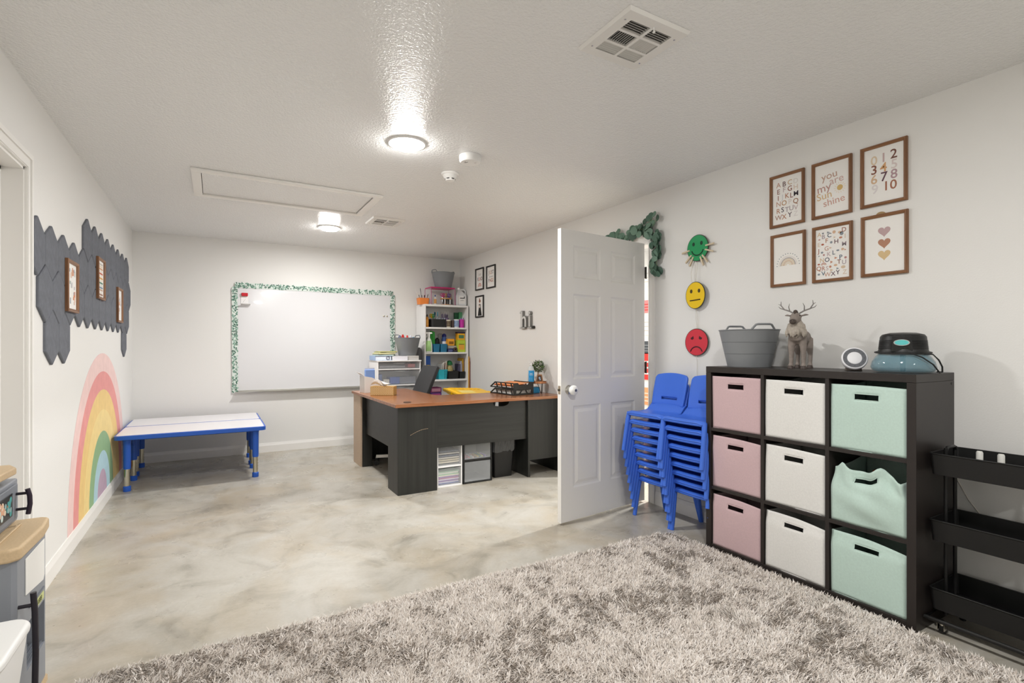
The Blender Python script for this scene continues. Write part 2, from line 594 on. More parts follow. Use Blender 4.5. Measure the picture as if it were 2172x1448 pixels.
ceiling_lamp(0.985, -2.0, 'fill light added behind the camera, built as a round ceiling light')  # unseen lamp added for front fill, none known there
hall = ceiling_lamp(4.25, 3.32, 'lit round ceiling light of the room beyond the open door')

for _c in hall.children:
    if _c.type == 'LIGHT': _c.data.energy = LAMP_W * 4
M_VENT = mat('#e9e7e3', 0.4)
M_VDARK = mat('#33302d', 0.8)
def vent(x0, y0, label):
    W, D = 0.293, 0.29
    t = thing('ceiling_vent', label, 'vent', (x0, y0, ZC), 0, 'square ceiling air vents')
    obj('backing', MB().box(0.03, 0.03, -0.003, W - 0.03, D - 0.03, -0.0005), M_VDARK, t)  # dark sheet in place of the shaded recess above the slats
    # face plate: bars around six louvre fields
    xs = [(0.042, 0.140), (0.153, 0.251)]
    ys = [(0.042, 0.100), (0.112, 0.178), (0.190, 0.248)]
    cx = sorted({0, W, *[a for p in xs for a in p]})
    cy = sorted({0, D, *[a for p in ys for a in p]})
    mb = MB()
    for i in range(len(cx) - 1):
        for j in range(len(cy) - 1):
            a, b, c, d = cx[i], cx[i + 1], cy[j], cy[j + 1]
            if (a, b) in xs and (c, d) in ys:
                for (p, q) in (((a, c), (b, c)), ((b, c), (b, d)), ((b, d), (a, d)), ((a, d), (a, c))):
                    mb.add([(*p, -0.013), (*q, -0.013), (*q, -0.003), (*p, -0.003)], [(0, 1, 2, 3)])
                continue
            mb.add([(a, c, -0.013), (b, c, -0.013), (b, d, -0.013), (a, d, -0.013)], [(0, 1, 2, 3)])
    e = 0.008
    for (p, q, p2, q2) in (((0, 0), (W, 0), (-e, -e), (W + e, -e)), ((W, 0), (W, D), (W + e, -e), (W + e, D + e)), ((W, D), (0, D), (W + e, D + e), (-e, D + e)), ((0, D), (0, 0), (-e, D + e), (-e, -e))):
        mb.add([(*p, -0.013), (*q, -0.013), (*q2, -0.0005), (*p2, -0.0005)], [(0, 1, 2, 3)])
    obj('face_plate', mb, M_VENT, t)
    def slat_mesh(L, along, tilt):
        mb = MB()
        n = 4
        vs, fs = [], []
        for i in range(n + 1):
            s = i / n
            off = tilt * (0.0052 * s ** 1.6)
            z = -0.0128 + 0.0095 * s
            for e_ in (0, L):
                vs.append((e_, off, z) if along == 'x' else (off, e_, z))
        for i in range(n):
            fs.append((2 * i, 2 * i + 1, 2 * i + 3, 2 * i + 2))
        mb.add(vs, fs)
        return mb.mesh(60, False)
    mx = {s: slat_mesh(0.098, 'x', s) for s in (-1, 1)}
    my = {s: slat_mesh(0.066, 'y', s) for s in (-1, 1)}
    for j, (ya, yb) in enumerate(ys):
        for i, (xa, xb) in enumerate(xs):
            if j == 1:
                s = 1 if i == 0 else -1
                for k in range(9):
                    obj('slat', my[s], M_VENT, t, loc=(xa + (xb - xa) * (k + 0.6) / 9.3, ya, 0))
            else:
                s = 1 if j == 0 else -1
                for k in range(5):
                    obj('slat', mx[s], M_VENT, t, loc=(xa, ya + (yb - ya) * (k + 0.5) / 5.2, 0))
    mb = MB().box(0.144, 0.030, -0.030, 0.149, 0.034, -0.012)
    mb.box(0.143, 0.028, -0.034, 0.150, 0.036, -0.026)
    obj('damper_lever', mb, M_WHITE, t, bevel=0.001)
    for p in ((0.02, 0.05), (0.273, 0.05), (0.02, 0.24), (0.273, 0.24)):
        obj('screw', MB().lathe([(0.004, -0.0128), (0.004, -0.0142), (0.0, -0.015)], 10, Matrix.Translation((*p, 0))), M_CHROME, t)
    return t
vent(1.278, 1.37, 'large white ceiling vent nearest the camera, above the picture frames')
vent(1.272, 4.765, 'small-looking white ceiling vent far off near the attic hatch')

t = thing('attic_hatch', 'white framed attic hatch set in the ceiling', 'hatch', (0.507, 4.42, ZC))
hw, hd, ft = 0.655, 0.355, 0.06
for (a, b, c, d) in ((-hw, -hd, hw, -hd + ft), (-hw, hd - ft, hw, hd), (-hw, -hd + ft, -hw + ft, hd - ft), (hw - ft, -hd + ft, hw, hd - ft)):
    obj('frame_board', MB().box(a, b, -0.017, c, d, -0.0005), M_TRIM, t, bevel=0.004)
obj('panel', MB().box(-hw + ft + 0.004, -hd + ft + 0.004, -0.004, hw - ft - 0.004, hd - ft - 0.004, -0.0005), M_CEIL, t)
obj('gap_shadow', MB().box(-hw + ft, -hd + ft, -0.0015, hw - ft, hd - ft, -0.0004), M_VDARK, t)

t = thing('smoke_detector', 'white drum shaped alarm on the ceiling, nearest the lit lamp', 'smoke detector', (1.40, 2.955, ZC))
obj('housing', MB().lathe([(0.07, -0.0005), (0.071, -0.012), (0.069, -0.034), (0.060, -0.044), (0.0, -0.046)], 36), M_WHITE, t, smooth=40)
mb = MB()
for k in range(3):
    mb.tube([(0.008 * math.cos(a) - 0.03, (0.012 + 0.01 * k) * math.sin(a) - 0.01, -0.0462 + 0.0012 * k) for a in np.linspace(0, PI, 7)], 0.0012, 6)
obj('sounder_slots', mb, mat('#8f8d8a', 0.5), t)
obj('test_button', MB().lathe([(0.008, -0.044), (0.008, -0.048), (0, -0.049)], 14, Matrix.Translation((0.025, -0.02, 0))), mat('#dcdad6', 0.4), t, smooth=40)
t = thing('smoke_detector', 'small white smoke detector with dark vents, farther from the lit lamp', 'smoke detector', (1.42, 3.325, ZC))
obj('base', MB().lathe([(0.062, -0.0005), (0.062, -0.008), (0.055, -0.014), (0, -0.014)], 36), M_WHITE, t, smooth=40)
obj('chamber', MB().lathe([(0.050, -0.014), (0.046, -0.028), (0.036, -0.036), (0.034, -0.046), (0.028, -0.052), (0, -0.053)], 32), M_WHITE, t, smooth=40)
for k in range(6):
    a = 2 * PI * k / 6 + 0.2
    mb = MB().box(-0.010, -0.0355, -0.045, 0.010, -0.033, -0.038, Matrix.Rotation(a, 4, 'Z'))
    obj('vent_slot', mb, mat('#3c3b3a', 0.6), t)
# ------------------------------------------------------------------ left wall: felt tiles, small pictures, rainbow
M_FELT = mat('#73767d', 0.95, var=(30, 0.10), bump=(400, 0.3, 0.002), spec=0.15)
t = thing('felt_tile_panel', 'charcoal grey felt wall covering of tall pointed hexagon tiles', 'wall panel', (XL, 0, 0))
def felt_tile(cut=None):
    hw_, hh, sh = 0.1225, 0.1445, 0.072
    poly = [(0, hh), (hw_, hh - sh), (hw_, -hh + sh), (0, -hh), (-hw_, -hh + sh), (-hw_, hh - sh)]
    if cut is not None:
        k = (hw_ + cut) / hw_
        zt = hh - sh * abs(cut) / hw_
        poly = [(0, hh), (hw_, hh - sh), (hw_, -hh + sh), (0, -hh), (cut, -zt), (cut, zt)]
    mb = MB()
    n = len(poly)
    b = 0.0045
    def ins(p):
        return (p[0] * (1 - b / hw_), p[1] * (1 - b / hh))
    vs = [(0.0004, p[0], p[1]) for p in poly] + [(0.010, p[0], p[1]) for p in poly] + [(0.0135, *ins(p)) for p in poly]
    fs = [tuple(range(2 * n, 3 * n))] + [(k * n + i, k * n + (i + 1) % n, (k + 1) * n + (i + 1) % n, (k + 1) * n + i) for k in range(2) for i in range(n)]
    mb.add(vs, fs)
    return mb.mesh(None)
ft_mesh, ft_cut = felt_tile(), felt_tile(-0.062)
rows = [(4.423, 1.945, 0, 8), (3.295, 1.719, 0, 13), (3.436, 1.498, 0, 12), (3.556, 1.278, 0, 2), (6.02, 1.278, 0, 1)]
for ri, (y0, z, k0, n) in enumerate(rows):
    for k in range(k0, n):
        obj('tile', ft_cut if (ri == 1 and k == 0) else ft_mesh, M_FELT, t, loc=(0, y0 + 0.2495 * k, z))

M_FRWOOD = wood('#5f3f28', '#835a3a', '#9f7350', 'X', 0.45)
M_FRWOOD_V = wood('#5f3f28', '#835a3a', '#9f7350', 'Z', 0.45)
def picture(label, loc, rotz, W, Hh, bw, m, paint, group, d=0.018, paper='#f4f2ee', mv=None):
    """framed print; front view, origin at the centre of its back"""
    t = thing('picture_frame', label, 'picture', loc, rotz, group)
    w2, h2 = W / 2, Hh / 2
    fr = MB()
    rings = [(0, 0.0005), (0, d * 0.8), (bw * 0.18, d), (bw * 0.45, d * 0.9), (bw * 0.6, d * 0.97), (bw * 0.85, d * 0.72), (bw, d * 0.6), (bw, 0.003)]
    cor = [(-1, -1), (1, -1), (1, 1), (-1, 1)]
    for q in range(4):
        a, b = cor[q], cor[(q + 1) % 4]
        mbq = MB()
        vs = []
        for ins, dep in rings:
            for c in (a, b):
                vs.append((c[0] * (w2 - ins), -dep, c[1] * (h2 - ins)))
        k = len(rings)
        fs = [(2 * i, 2 * i + 1, 2 * ((i + 1) % k) + 1, 2 * ((i + 1) % k)) for i in range(k)]
        fs += [tuple(2 * i for i in range(k)), tuple(2 * i + 1 for i in range(k))]
        mbq.add(vs, fs)
        obj('frame_side', mbq, m if q % 2 == 0 else (mv or m), t)
    pr = obj('print', MB().box(-w2 + bw * 0.9, -0.005, -h2 + bw * 0.9, w2 - bw * 0.9, -0.002, h2 - bw * 0.9), mat(paper, 0.6), t)
    if getattr(paint, 'pieces', None):          # a few large motifs: one part each
        for c in range(paint.pieces[1]):
            mb, got = MB(), []
            paint(mb, got.append, c)
            obj(paint.pieces[0], mb, mat(got[-1], 0.7), pr, normals=False)
        return t
    mb = MB()
    mats = []
    def use(c):
        mm = mat(c, 0.7)
        if mm not in mats: mats.append(mm)
        mb.m = mats.index(mm)
    paint(mb, use)
    if mb.f:
        obj('artwork', mb, mats, pr, normals=False)
    return t
PY = -0.0054

def blobs(cols, seed, w=0.06, h=0.10, n=26, r=(0.008, 0.02)):
    def f(mb, use):
        R = random.Random(seed)
        for i in range(n):
            use(R.choice(cols))
            flat(mb, rrect(R.uniform(*r), R.uniform(*r), 0.003, 2, R.uniform(-w, w), R.uniform(-h, h)), PY - i * 0.00001)
    return f
def stripes(mb, use):
    cs = ['#c9c2b8', '#e8d8c0', '#d0a07c', '#e9e3da', '#c4654a', '#efe6d9', '#d9a55c', '#f0e8da', '#5e8a78', '#dfe2dc', '#7b93a8', '#c2a692', '#efe9e0', '#a07a68']
    for i, c in enumerate(cs):
        use(c)
        z = 0.115 - i * 0.0172
        flat(mb, [(-0.085, z), (0.085, z), (0.085, z - 0.013), (-0.085, z - 0.013)], PY)
gl = 'small pictures clipped to the felt tiles'
def small_pic(label, y, z, paint):
    picture(label, (XL + 0.0142, y, z), LW, 0.262, 0.303, 0.019, M_FRWOOD, paint, gl, mv=M_FRWOOD_V)
small_pic('brown framed print of pale coloured patches on felt tiles, nearest the door', 3.93, 1.585, blobs(['#d9b7a0', '#c9c7c9', '#a9adb5', '#e4c4b0', '#d78f6a', '#b8c0bc'], 3, 0.08, 0.10, 22, (0.018, 0.036)))
small_pic('brown framed print of coloured stripes hung on the felt tiles', 4.81, 1.73, stripes)
small_pic('brown framed print with grey and peach patches, nearest the far corner', 5.67, 1.595, blobs(['#d3a48a', '#b9bcc4', '#9fa5b4', '#e2bfa2', '#d6d0ca'], 5, 0.075, 0.10, 20, (0.018, 0.034)))
for (y, z) in ((4.03, 1.722), (4.9, 1.87), (5.77, 1.735)):
    pass

# painted rainbow on the wall
t = thing('rainbow_mural', 'pastel rainbow painted on the left wall above the baseboard', 'mural', (XL, 5.0, 0.105), LW)
bands = [(0.935, 1.075, '#efcfcb'), (0.795, 0.935, '#e79a97'), (0.64, 0.795, '#eccb86'), (0.475, 0.64, '#f1d793'), (0.325, 0.475, '#93b68b'), (0.185, 0.325, '#b4d5e0'), (0.0, 0.185, '#c1a9bd')]
for i, (r0, r1, c) in enumerate(bands):
    mb = MB()
    n = 40
    vs, fs = [], []
    for k in range(n + 1):
        a = PI * k / n
        for r in (r0, r1):
            for y in (-0.0003, -0.0011):
                vs.append((r * math.cos(a), y, r * math.sin(a)))
    for k in range(n):
        b = 4 * k
        fs += [(b + 1, b + 3, b + 7, b + 5), (b, b + 4, b + 6, b + 2), (b + 2, b + 6, b + 7, b + 3), (b, b + 1, b + 5, b + 4)]
    mb.add(vs, fs)
    obj('colour_band', mb, mat(c, 0.6, var=(14, 0.05)), t)

# ------------------------------------------------------------------ the two low activity tables
M_BLUE = mat('#2a5fc4', 0.35, name='blue_plastic')
M_TTOP = mat('#efedf0', 0.3)
M_STEEL = mat('#c4bfae', 0.25, 1.0)
def table(label, cx, cy, dz=0.0):
    W, D, z = 1.15, 0.58, 0.485
    t = thing('activity_table', label, 'table', (cx, cy, 0), 0, 'low blue edged tables by the back wall')
    obj('tabletop', MB().prism(rrect(W - 0.03, D - 0.03, 0.03), z - 0.02, z), M_TTOP, t, bevel=0.002)
    mb = MB()
    o_, i_ = rrect(W, D, 0.045), rrect(W - 0.03, D - 0.03, 0.03)
    k = len(o_)
    vs = [(*p, z - 0.003) for p in i_] + [(*p, z - 0.006) for p in o_] + [(*p, z - 0.038) for p in o_] + [(*p, z - 0.038) for p in rrect(W - 0.05, D - 0.05, 0.03)]
    fs = [(j * k + i, j * k + (i + 1) % k, ((j + 1) % 4) * k + (i + 1) % k, ((j + 1) % 4) * k + i) for j in range(4) for i in range(k)]
    mb.add(vs, fs)
    obj('edge_band', mb, M_BLUE, t, smooth=30)
    obj('apron', MB().box(-W / 2 + 0.06, -D / 2 + 0.05, z - 0.05, W / 2 - 0.06, D / 2 - 0.05, z - 0.021), mat('#2753a8', 0.5), t)
    up = MB().lathe([(0.026, 0.19), (0.0275, 0.21), (0.029, 0.42), (0.034, 0.445)], 20).mesh(40)
    lo = MB().lathe([(0.0215, 0.036), (0.0215, 0.192)], 20).mesh(40)
    fo = MB().lathe([(0.027, 0.0), (0.0285, 0.006), (0.0285, 0.040), (0.0225, 0.046)], 20).mesh(40)
    pin = MB()
    for k in range(4):
        pin.lathe([(0.0042, 0.018), (0.0042, 0.0222), (0, 0.0222)], 8, Matrix.Translation((0, 0, 0.075 + k * 0.027)) @ Matrix.Rotation(PI / 2, 4, 'Y'))
    pin = pin.mesh(None)
    br = MB().tube([(0, 0, 0.30), (0, 0.12, 0.45)], 0.008, 6).mesh(40)
    for sx in (-1, 1):
        for sy in (-1, 1):
            lx, ly = sx * (W / 2 - 0.085), sy * (D / 2 - 0.085)
            leg = obj('leg', up, M_BLUE, t, loc=(lx, ly, 0))
            obj('steel_tube', lo, M_STEEL, leg)
            obj('foot', fo, M_BLUE, leg)
            obj('pin_holes', pin, mat('#3b3a37', 0.5), leg)
            obj('brace', br, M_BLUE, t, loc=(lx, ly, 0), rot=(0, 0, 0 if sy < 0 else PI))
    return t
table('low white activity table with blue edge and legs, front one of two', -0.163, 5.63)
table('low white activity table with blue edge, rear one against the back wall', -0.165, 6.222)

# ------------------------------------------------------------------ whiteboard with leafy border
M_ALU = mat('#b9b7b1', 0.35, 0.9)
BX0, BX1, BZ0, BZ1 = 0.19, 2.01, 0.715, 1.935
t = thing('whiteboard', 'large whiteboard with aluminium tray on the back wall', 'whiteboard', ((BX0 + BX1) / 2, YB, 0))
hw = (BX1 - BX0) / 2
obj('surface', MB().box(-hw + 0.01, -0.012, BZ0 + 0.01, hw - 0.01, -0.0005, BZ1 - 0.01), mat('#dfdfe1', 0.16, coat=0.3), t)
for (a, b, c, d) in ((-hw, BZ0, hw, BZ0 + 0.016), (-hw, BZ1 - 0.016, hw, BZ1), (-hw, BZ0 + 0.016, -hw + 0.016, BZ1 - 0.016), (hw - 0.016, BZ0 + 0.016, hw, BZ1 - 0.016)):
    obj('frame_side', MB().box(a, -0.016, b, c, -0.0005, d), M_ALU, t, bevel=0.002)
mb = MB().prism([(-0.0165, BZ0 - 0.006), (-0.075, BZ0 - 0.006), (-0.08, BZ0 + 0.004), (-0.076, BZ0 + 0.004), (-0.072, BZ0 - 0.001), (-0.0165, BZ0 + 0.004)], -hw, hw, 'x')
obj('tray', mb, M_ALU, t)

t = thing('leaf_border', 'green leaf printed scalloped border stuck around the whiteboard edge', 'border', ((BX0 + BX1) / 2, YB, 0))
GREENS = ['#5a8271', '#7fa592', '#44695a', '#94b5a5', '#a9c4b8', '#668c7c', '#6f8078']
R = random.Random(11)
def border_strip(p0, p1, seed):
    R = random.Random(seed)
    p0, p1 = Vector(p0), Vector(p1)
    L = (p1 - p0).length
    d = (p1 - p0).normalized()
    nrm = Vector((-d.y, d.x))
    n = int(L / 0.05)
    poly = []
    for side in (1, -1):
        rng = range(n * 4 + 1) if side == 1 else range(n * 4, -1, -1)
        for i in rng:
            s = L * i / (n * 4)
            wv = 0.026 + 0.006 * abs(math.sin(PI * s / 0.05)) + R.uniform(-0.001, 0.001)
            p = p0 + d * s + nrm * wv * side
            poly.append((p.x, p.y))
    o = obj('strip', MB().prism(poly, -0.0172, -0.0166, 'y'), mat('#dfe8e2', 0.7), t)
    mb = MB()
    N = int(L / 0.0042)
    for i in range(N):
        s = R.uniform(0, L)
        q = p0 + d * s + nrm * R.uniform(-0.027, 0.027)
        a = R.uniform(0, 2 * PI)
        ln, wd = R.uniform(0.009, 0.015), R.uniform(0.005, 0.0075)
        ca, sa = math.cos(a), math.sin(a)
        pts = [(-ln, 0), (-ln * 0.4, wd), (ln * 0.4, wd * 0.9), (ln, 0), (ln * 0.4, -wd * 0.9), (-ln * 0.4, -wd)]
        mb.m = R.randrange(len(GREENS))
        flat(mb, [(q.x + x * ca - y * sa, q.y + x * sa + y * ca) for x, y in pts], -0.0176 - R.uniform(0, 0.0012))
    lv = obj('leaves', mb, [mat(g, 0.7) for g in GREENS], o, normals=False)
    lv['kind'] = 'stuff'
border_strip((-hw - 0.002, BZ1 - 0.004), (hw + 0.002, BZ1 - 0.008), 1)
border_strip((-hw + 0.002, BZ0 - 0.01), (-hw - 0.002, BZ1 - 0.03), 2)
border_strip((hw + 0.002, BZ0 - 0.01), (hw - 0.002, BZ1 - 0.03), 3)

t = thing('eraser_holder', 'small white magnetic holder with red eraser at the whiteboard corner', 'holder', (0.285, YB - 0.0125, 1.705))
mb = MB().box(-0.035, -0.004, 0.0, 0.04, 0, 0.11).box(-0.035, -0.045, 0.0, 0.06, -0.004, 0.005).box(-0.035, -0.045, 0.005, 0.06, -0.042, 0.02)
obj('holder_body', mb, mat('#f2f1f0', 0.4), t, bevel=0.002)
obj('eraser', MB().box(-0.03, -0.034, 0.102, 0.035, -0.0045, 0.138), mat('#c4202e', 0.7), t, bevel=0.005)
for i, x in enumerate((1.895, 1.935)):
    tag(obj('magnet', MB().lathe([(0.011, 0.0), (0.011, 0.006), (0.008, 0.008), (0, 0.008)], 14, RX90), M_STEEL, loc=(x, YB - 0.0125, 1.627), smooth=40),
        'tiny round steel magnet on the whiteboard, ' + ('left' if i == 0 else 'right') + ' one of a pair', 'magnet', 'magnets on the whiteboard')
# ------------------------------------------------------------------ right wall: six prints
gr = 'six brown framed prints on the right wall'
PAL = ['#c9a08c', '#8f5f50', '#dcc9b4', '#e3d9d2', '#b98468', '#a99aa0', '#6f5560', '#d8bd9a', '#c7b3b4']
def row_letters(mb, use, rows, z0, dz, x0, dx, size, seed, bold=0.012, special=None):
    R = random.Random(seed)
    for j, r in enumerate(rows):
        n = len(r)
        for i, ch in enumerate(r):
            use((special or {}).get(ch) or R.choice(PAL))
            put_text(mb, ch, x0 + (i - (n - 1) / 2) * dx * (3.2 / max(3.2, n - 0.6)), z0 - j * dz + R.uniform(-0.003, 0.003), size, PY, bold)
def p_abc(mb, use):
    row_letters(mb, use, ['ABCD', 'EFGH', 'IJKLM', 'NOPQ', 'RSTUV', 'WXYZ'], 0.098, 0.0395, 0.0, 0.038, 0.042, 4, 0.008,
                {'A': '#c39a86', 'B': '#6a4a48', 'C': '#cdb28e', 'D': '#e0dad4', 'G': '#8f5544', 'M': '#4c444e', 'Q': '#9c6c4c', 'S': '#4e444c', 'O': '#b98a58', 'W': '#b08a78', 'Y': '#5b4a52', 'Z': '#e2dcda', 'J': '#d5d6d8', 'P': '#e0d6cf', 'H': '#dcc8b8', 'I': '#a06a5c'})
def p_sun(mb, use):
    for s, x, z, sz, c in (('you', -0.012, 0.072, 0.056, '#c5a493'), ('are', 0.026, 0.040, 0.056, '#d3b5ae'), ('my', -0.042, 0.008, 0.062, '#c29a92'), ('Sun', -0.040, -0.036, 0.056, '#d9b98e'), ('shine', 0.012, -0.075, 0.054, '#d2a89c')):
        use(c)
        put_text(mb, s, x, z, sz, PY, 0.006, 1.05, 0.12)
    use('#d8b878')
    flat(mb, circle(0.0155, 20, 0.044, -0.008), PY)
    use('#ecdcc0')
    for k in range(14):
        a = 2 * PI * k / 14
        ca, sa = math.cos(a), math.sin(a)
        flat(mb, [(0.044 + x * ca - y * sa, -0.008 + x * sa + y * ca) for x, y in ((0.021, -0.0014), (0.031, -0.0014), (0.031, 0.0014), (0.021, 0.0014))], PY)
def p_num(mb, use):
    cs = {'0': '#e3cfb4', '1': '#cbb2b0', '2': '#7a5247', '3': '#8c5a48', '4': '#d9a878', '5': '#e0d3d0', '6': '#d8b795', '7': '#6c4f58', '8': '#b79aa0', '9': '#e2dcdc'}
    for ch, x, z in (('0', -0.044, 0.078), ('1', 0.0, 0.082), ('2', 0.046, 0.088), ('3', -0.044, 0.030), ('4', 0.0, 0.032), ('5', 0.048, 0.036), ('6', -0.044, -0.020), ('7', 0.002, -0.016), ('8', 0.047, -0.014), ('9', -0.040, -0.072), ('10', 0.028, -0.067)):
        use('#a8735c' if ch == '10' else cs[ch])
        put_text(mb, ch, x, z, 0.066, PY, 0.012)
def p_bow(mb, use):
    for r0, r1, c in ((0.049, 0.058, '#e9e4df'), (0.043, 0.0465, '#8d8280'), (0.034, 0.041, '#e0cfb4'), (0.026, 0.031, '#d3b392'), (0.019, 0.024, '#dccab0'), (0.010, 0.016, '#e9dcc8')):
        use(c)
        band_faces(mb, r0, r1, 0.0, -0.035, PY)
    for k in range(15):
        a = PI * k / 14
        use('#77818a')
        flat(mb, circle(0.0028, 8, 0.069 * math.cos(a), -0.033 + 0.069 * math.sin(a)), PY)
def p_zoo(mb, use):
    R = random.Random(9)
    L = [('A', -0.070, 0.112), ('C', -0.015, 0.100), ('D', 0.062, 0.118), ('B', -0.048, 0.097), ('F', -0.030, 0.072), ('I', 0.068, 0.082), ('E', -0.072, 0.055), ('H', 0.022, 0.060), ('J', -0.073, 0.020), ('G', -0.030, 0.028), ('M', 0.063, 0.040), ('K', -0.018, -0.005), ('L', 0.008, 0.0), ('N', -0.055, -0.035), ('O', -0.027, -0.035), ('P', 0.045, -0.030), ('T', 0.037, -0.055), ('U', 0.063, -0.060), ('Q', -0.073, -0.080), ('R', -0.048, -0.082), ('S', -0.027, -0.083), ('V', -0.048, -0.110), ('W', -0.025, -0.118), ('X', 0.005, -0.117), ('Y', 0.030, -0.112), ('Z', 0.066, -0.114)]
    dark = {'C': '#46586a', 'H': '#6c4a50', 'L': '#5a6a78', 'O': '#4d4b58', 'P': '#4f6478', 'V': '#4f6a7c', 'Y': '#5c4c54', 'D': '#a06a58', 'J': '#a5685c', 'Q': '#b07050', 'R': '#b88070'}
    for ch, x, z in L:
        use(dark.get(ch) or R.choice(PAL))
        put_text(mb, ch, x, z, 0.034, PY, 0.010)
    for x, z, r in ((-0.05, 0.118, 0.006), (-0.022, 0.118, 0.011), (0.010, 0.115, 0.009), (0.040, 0.108, 0.010), (0.050, 0.100, 0.010), (-0.07, 0.085, 0.007), (0.012, 0.085, 0.008), (0.045, 0.078, 0.009), (-0.052, 0.055, 0.008), (-0.005, 0.060, 0.007), (-0.010, 0.030, 0.009), (-0.055, 0.010, 0.008), (0.055, 0.013, 0.009), (0.068, 0.008, 0.006), (0.030, 0.010, 0.008), (-0.072, -0.008, 0.006), (-0.045, -0.005, 0.006), (0.018, -0.030, 0.010), (0.070, -0.035, 0.007), (-0.005, -0.050, 0.009), (-0.073, -0.055, 0.008), (-0.010, -0.075, 0.007), (0.018, -0.070, 0.010), (0.058, -0.085, 0.012), (0.028, -0.090, 0.009), (-0.005, -0.095, 0.011), (-0.073, -0.112, 0.008)):
        use(R.choice(['#c98f74', '#d9b79a', '#b88a86', '#8d959c', '#cfa9a4', '#d8c3a8', '#b5674e', '#7f868c']))
        n = R.choice((3, 5, 7, 12))
        flat(mb, circle(r, n, x, z, R.uniform(0.6, 1.1)), PY)
    for r0, r1, c in ((0.012, 0.015, '#c08a80'), (0.008, 0.011, '#d8b0a0'), (0.004, 0.007, '#c9a08c')):
        use(c)
        band_faces(mb, r0, r1, -0.046, -0.062, PY, 12)
def p_hearts(mb, use, k):
    for z, c in (((0.068, '#c3a7a8'), (0.008, '#b88870'), (-0.052, '#dcc193'))[k],):
        use(c)
        pts = []
        for i in range(28):
            a = 2 * PI * i / 28
            pts.append((0.0018 * 16 * math.sin(a) ** 3, z + 0.0018 * (13 * math.cos(a) - 5 * math.cos(2 * a) - 2 * math.cos(3 * a) - math.cos(4 * a))))
        flat(mb, pts, PY)
p_hearts.pieces = ('heart', 3)
for label, y, z, fn in (
        ('brown framed print of the capital alphabet in muted colours', 1.846, 2.115, p_abc),
        ('brown framed print lettered you are my sunshine with a small sun', 1.588, 2.115, p_sun),
        ('brown framed print of the numbers zero to ten', 1.331, 2.118, p_num),
        ('brown framed print of a small beige rainbow with dots', 1.840, 1.753, p_bow),
        ('brown framed print crowded with letters and little animal pictures', 1.585, 1.752, p_zoo),
        ('brown framed print of three hearts in a column', 1.328, 1.755, p_hearts)):
    picture(label, (XR - 0.0005, y, z), RW, 0.214, 0.317, 0.0165, M_FRWOOD, fn, gr, mv=M_FRWOOD_V)
t = tag(obj('command_hook', MB().prism(circle(0.022, 20, 0, 0.0, 0.7), -0.004, -0.0005, 'y'), mat('#a98d63', 0.6), loc=(XR, 1.345, 1.912), rot=(0, 0, RW)), 'tan hook tab peeking out above the three hearts print', 'hook')

# three narrow black frames above the desk
M_BFR = mat('#23211f', 0.4)
gb = 'black framed prints above the desk'
def p_read(mb, use):
    use('#b5b0a8'); put_text(mb, 'just', 0, 0.062, 0.05, PY, 0.006)
    for i, (ch, c) in enumerate(zip('READ', ('#8a8f96', '#c96a55', '#b99a8c', '#6a4a48'))):
        use(c); put_text(mb, ch, -0.055 + i * 0.037, 0.0, 0.062, PY, 0.02, 0.9)
    for r0, r1, c in ((0.036, 0.048, '#c98a80'), (0.022, 0.032, '#e0b8a8'), (0.010, 0.018, '#b5776c')):
        use(c); band_faces(mb, r0, r1, 0.0, -0.098, PY, 16)
def p_page(mb, use):
    for i, (ch, c) in enumerate(zip('JUST', ('#6a5a58', '#c99a70', '#8a6a60', '#5a5058'))):
        use(c); put_text(mb, ch, -0.056 + i * 0.037, 0.055, 0.062, PY, 0.018, 0.9)
    use('#8a8884'); put_text(mb, 'one more', 0, 0.003, 0.030, PY, 0.006)
    for i, (ch, c) in enumerate(zip('PAGE', ('#5e5a66', '#b98a78', '#a0605a', '#c9a890'))):
        use(c); put_text(mb, ch, -0.056 + i * 0.037, -0.045, 0.062, PY, 0.018, 0.9)
def p_lady(mb, use):
    use('#2b2928'); flat(mb, [(-0.022, 0.03), (0.022, 0.03), (0.028, -0.01), (0.058, -0.118), (-0.055, -0.118), (-0.026, -0.01)], PY)
    use('#d9b59c'); flat(mb, circle(0.018, 16, 0.002, 0.062, 1.2), PY - 0.0001); flat(mb, [(-0.034, 0.03), (-0.024, 0.03), (-0.006, -0.012), (-0.016, -0.018)], PY - 0.0001)
    use('#8a4a30'); flat(mb, arc_band(0.0, 0.024, 0.002, 0.066, 12, -0.3, PI + 0.3), PY - 0.0002); flat(mb, circle(0.012, 12, -0.004, 0.096), PY - 0.0002)
    use('#e8dfd4'); flat(mb, circle(0.013, 12, 0.0, 0.0, 1.5), PY - 0.0002)
picture('black framed print with the word read above a small rainbow', (XR - 0.0005, 5.991, 2.108), RW, 0.234, 0.286, 0.018, M_BFR, p_read, gb)
picture('black framed print reading just one more page', (XR - 0.0005, 5.675, 2.102), RW, 0.238, 0.286, 0.018, M_BFR, p_page, gb)
picture('black framed picture of a woman in a long black dress', (XR - 0.0005, 5.991, 1.752), RW, 0.234, 0.284, 0.018, M_BFR, p_lady, gb)

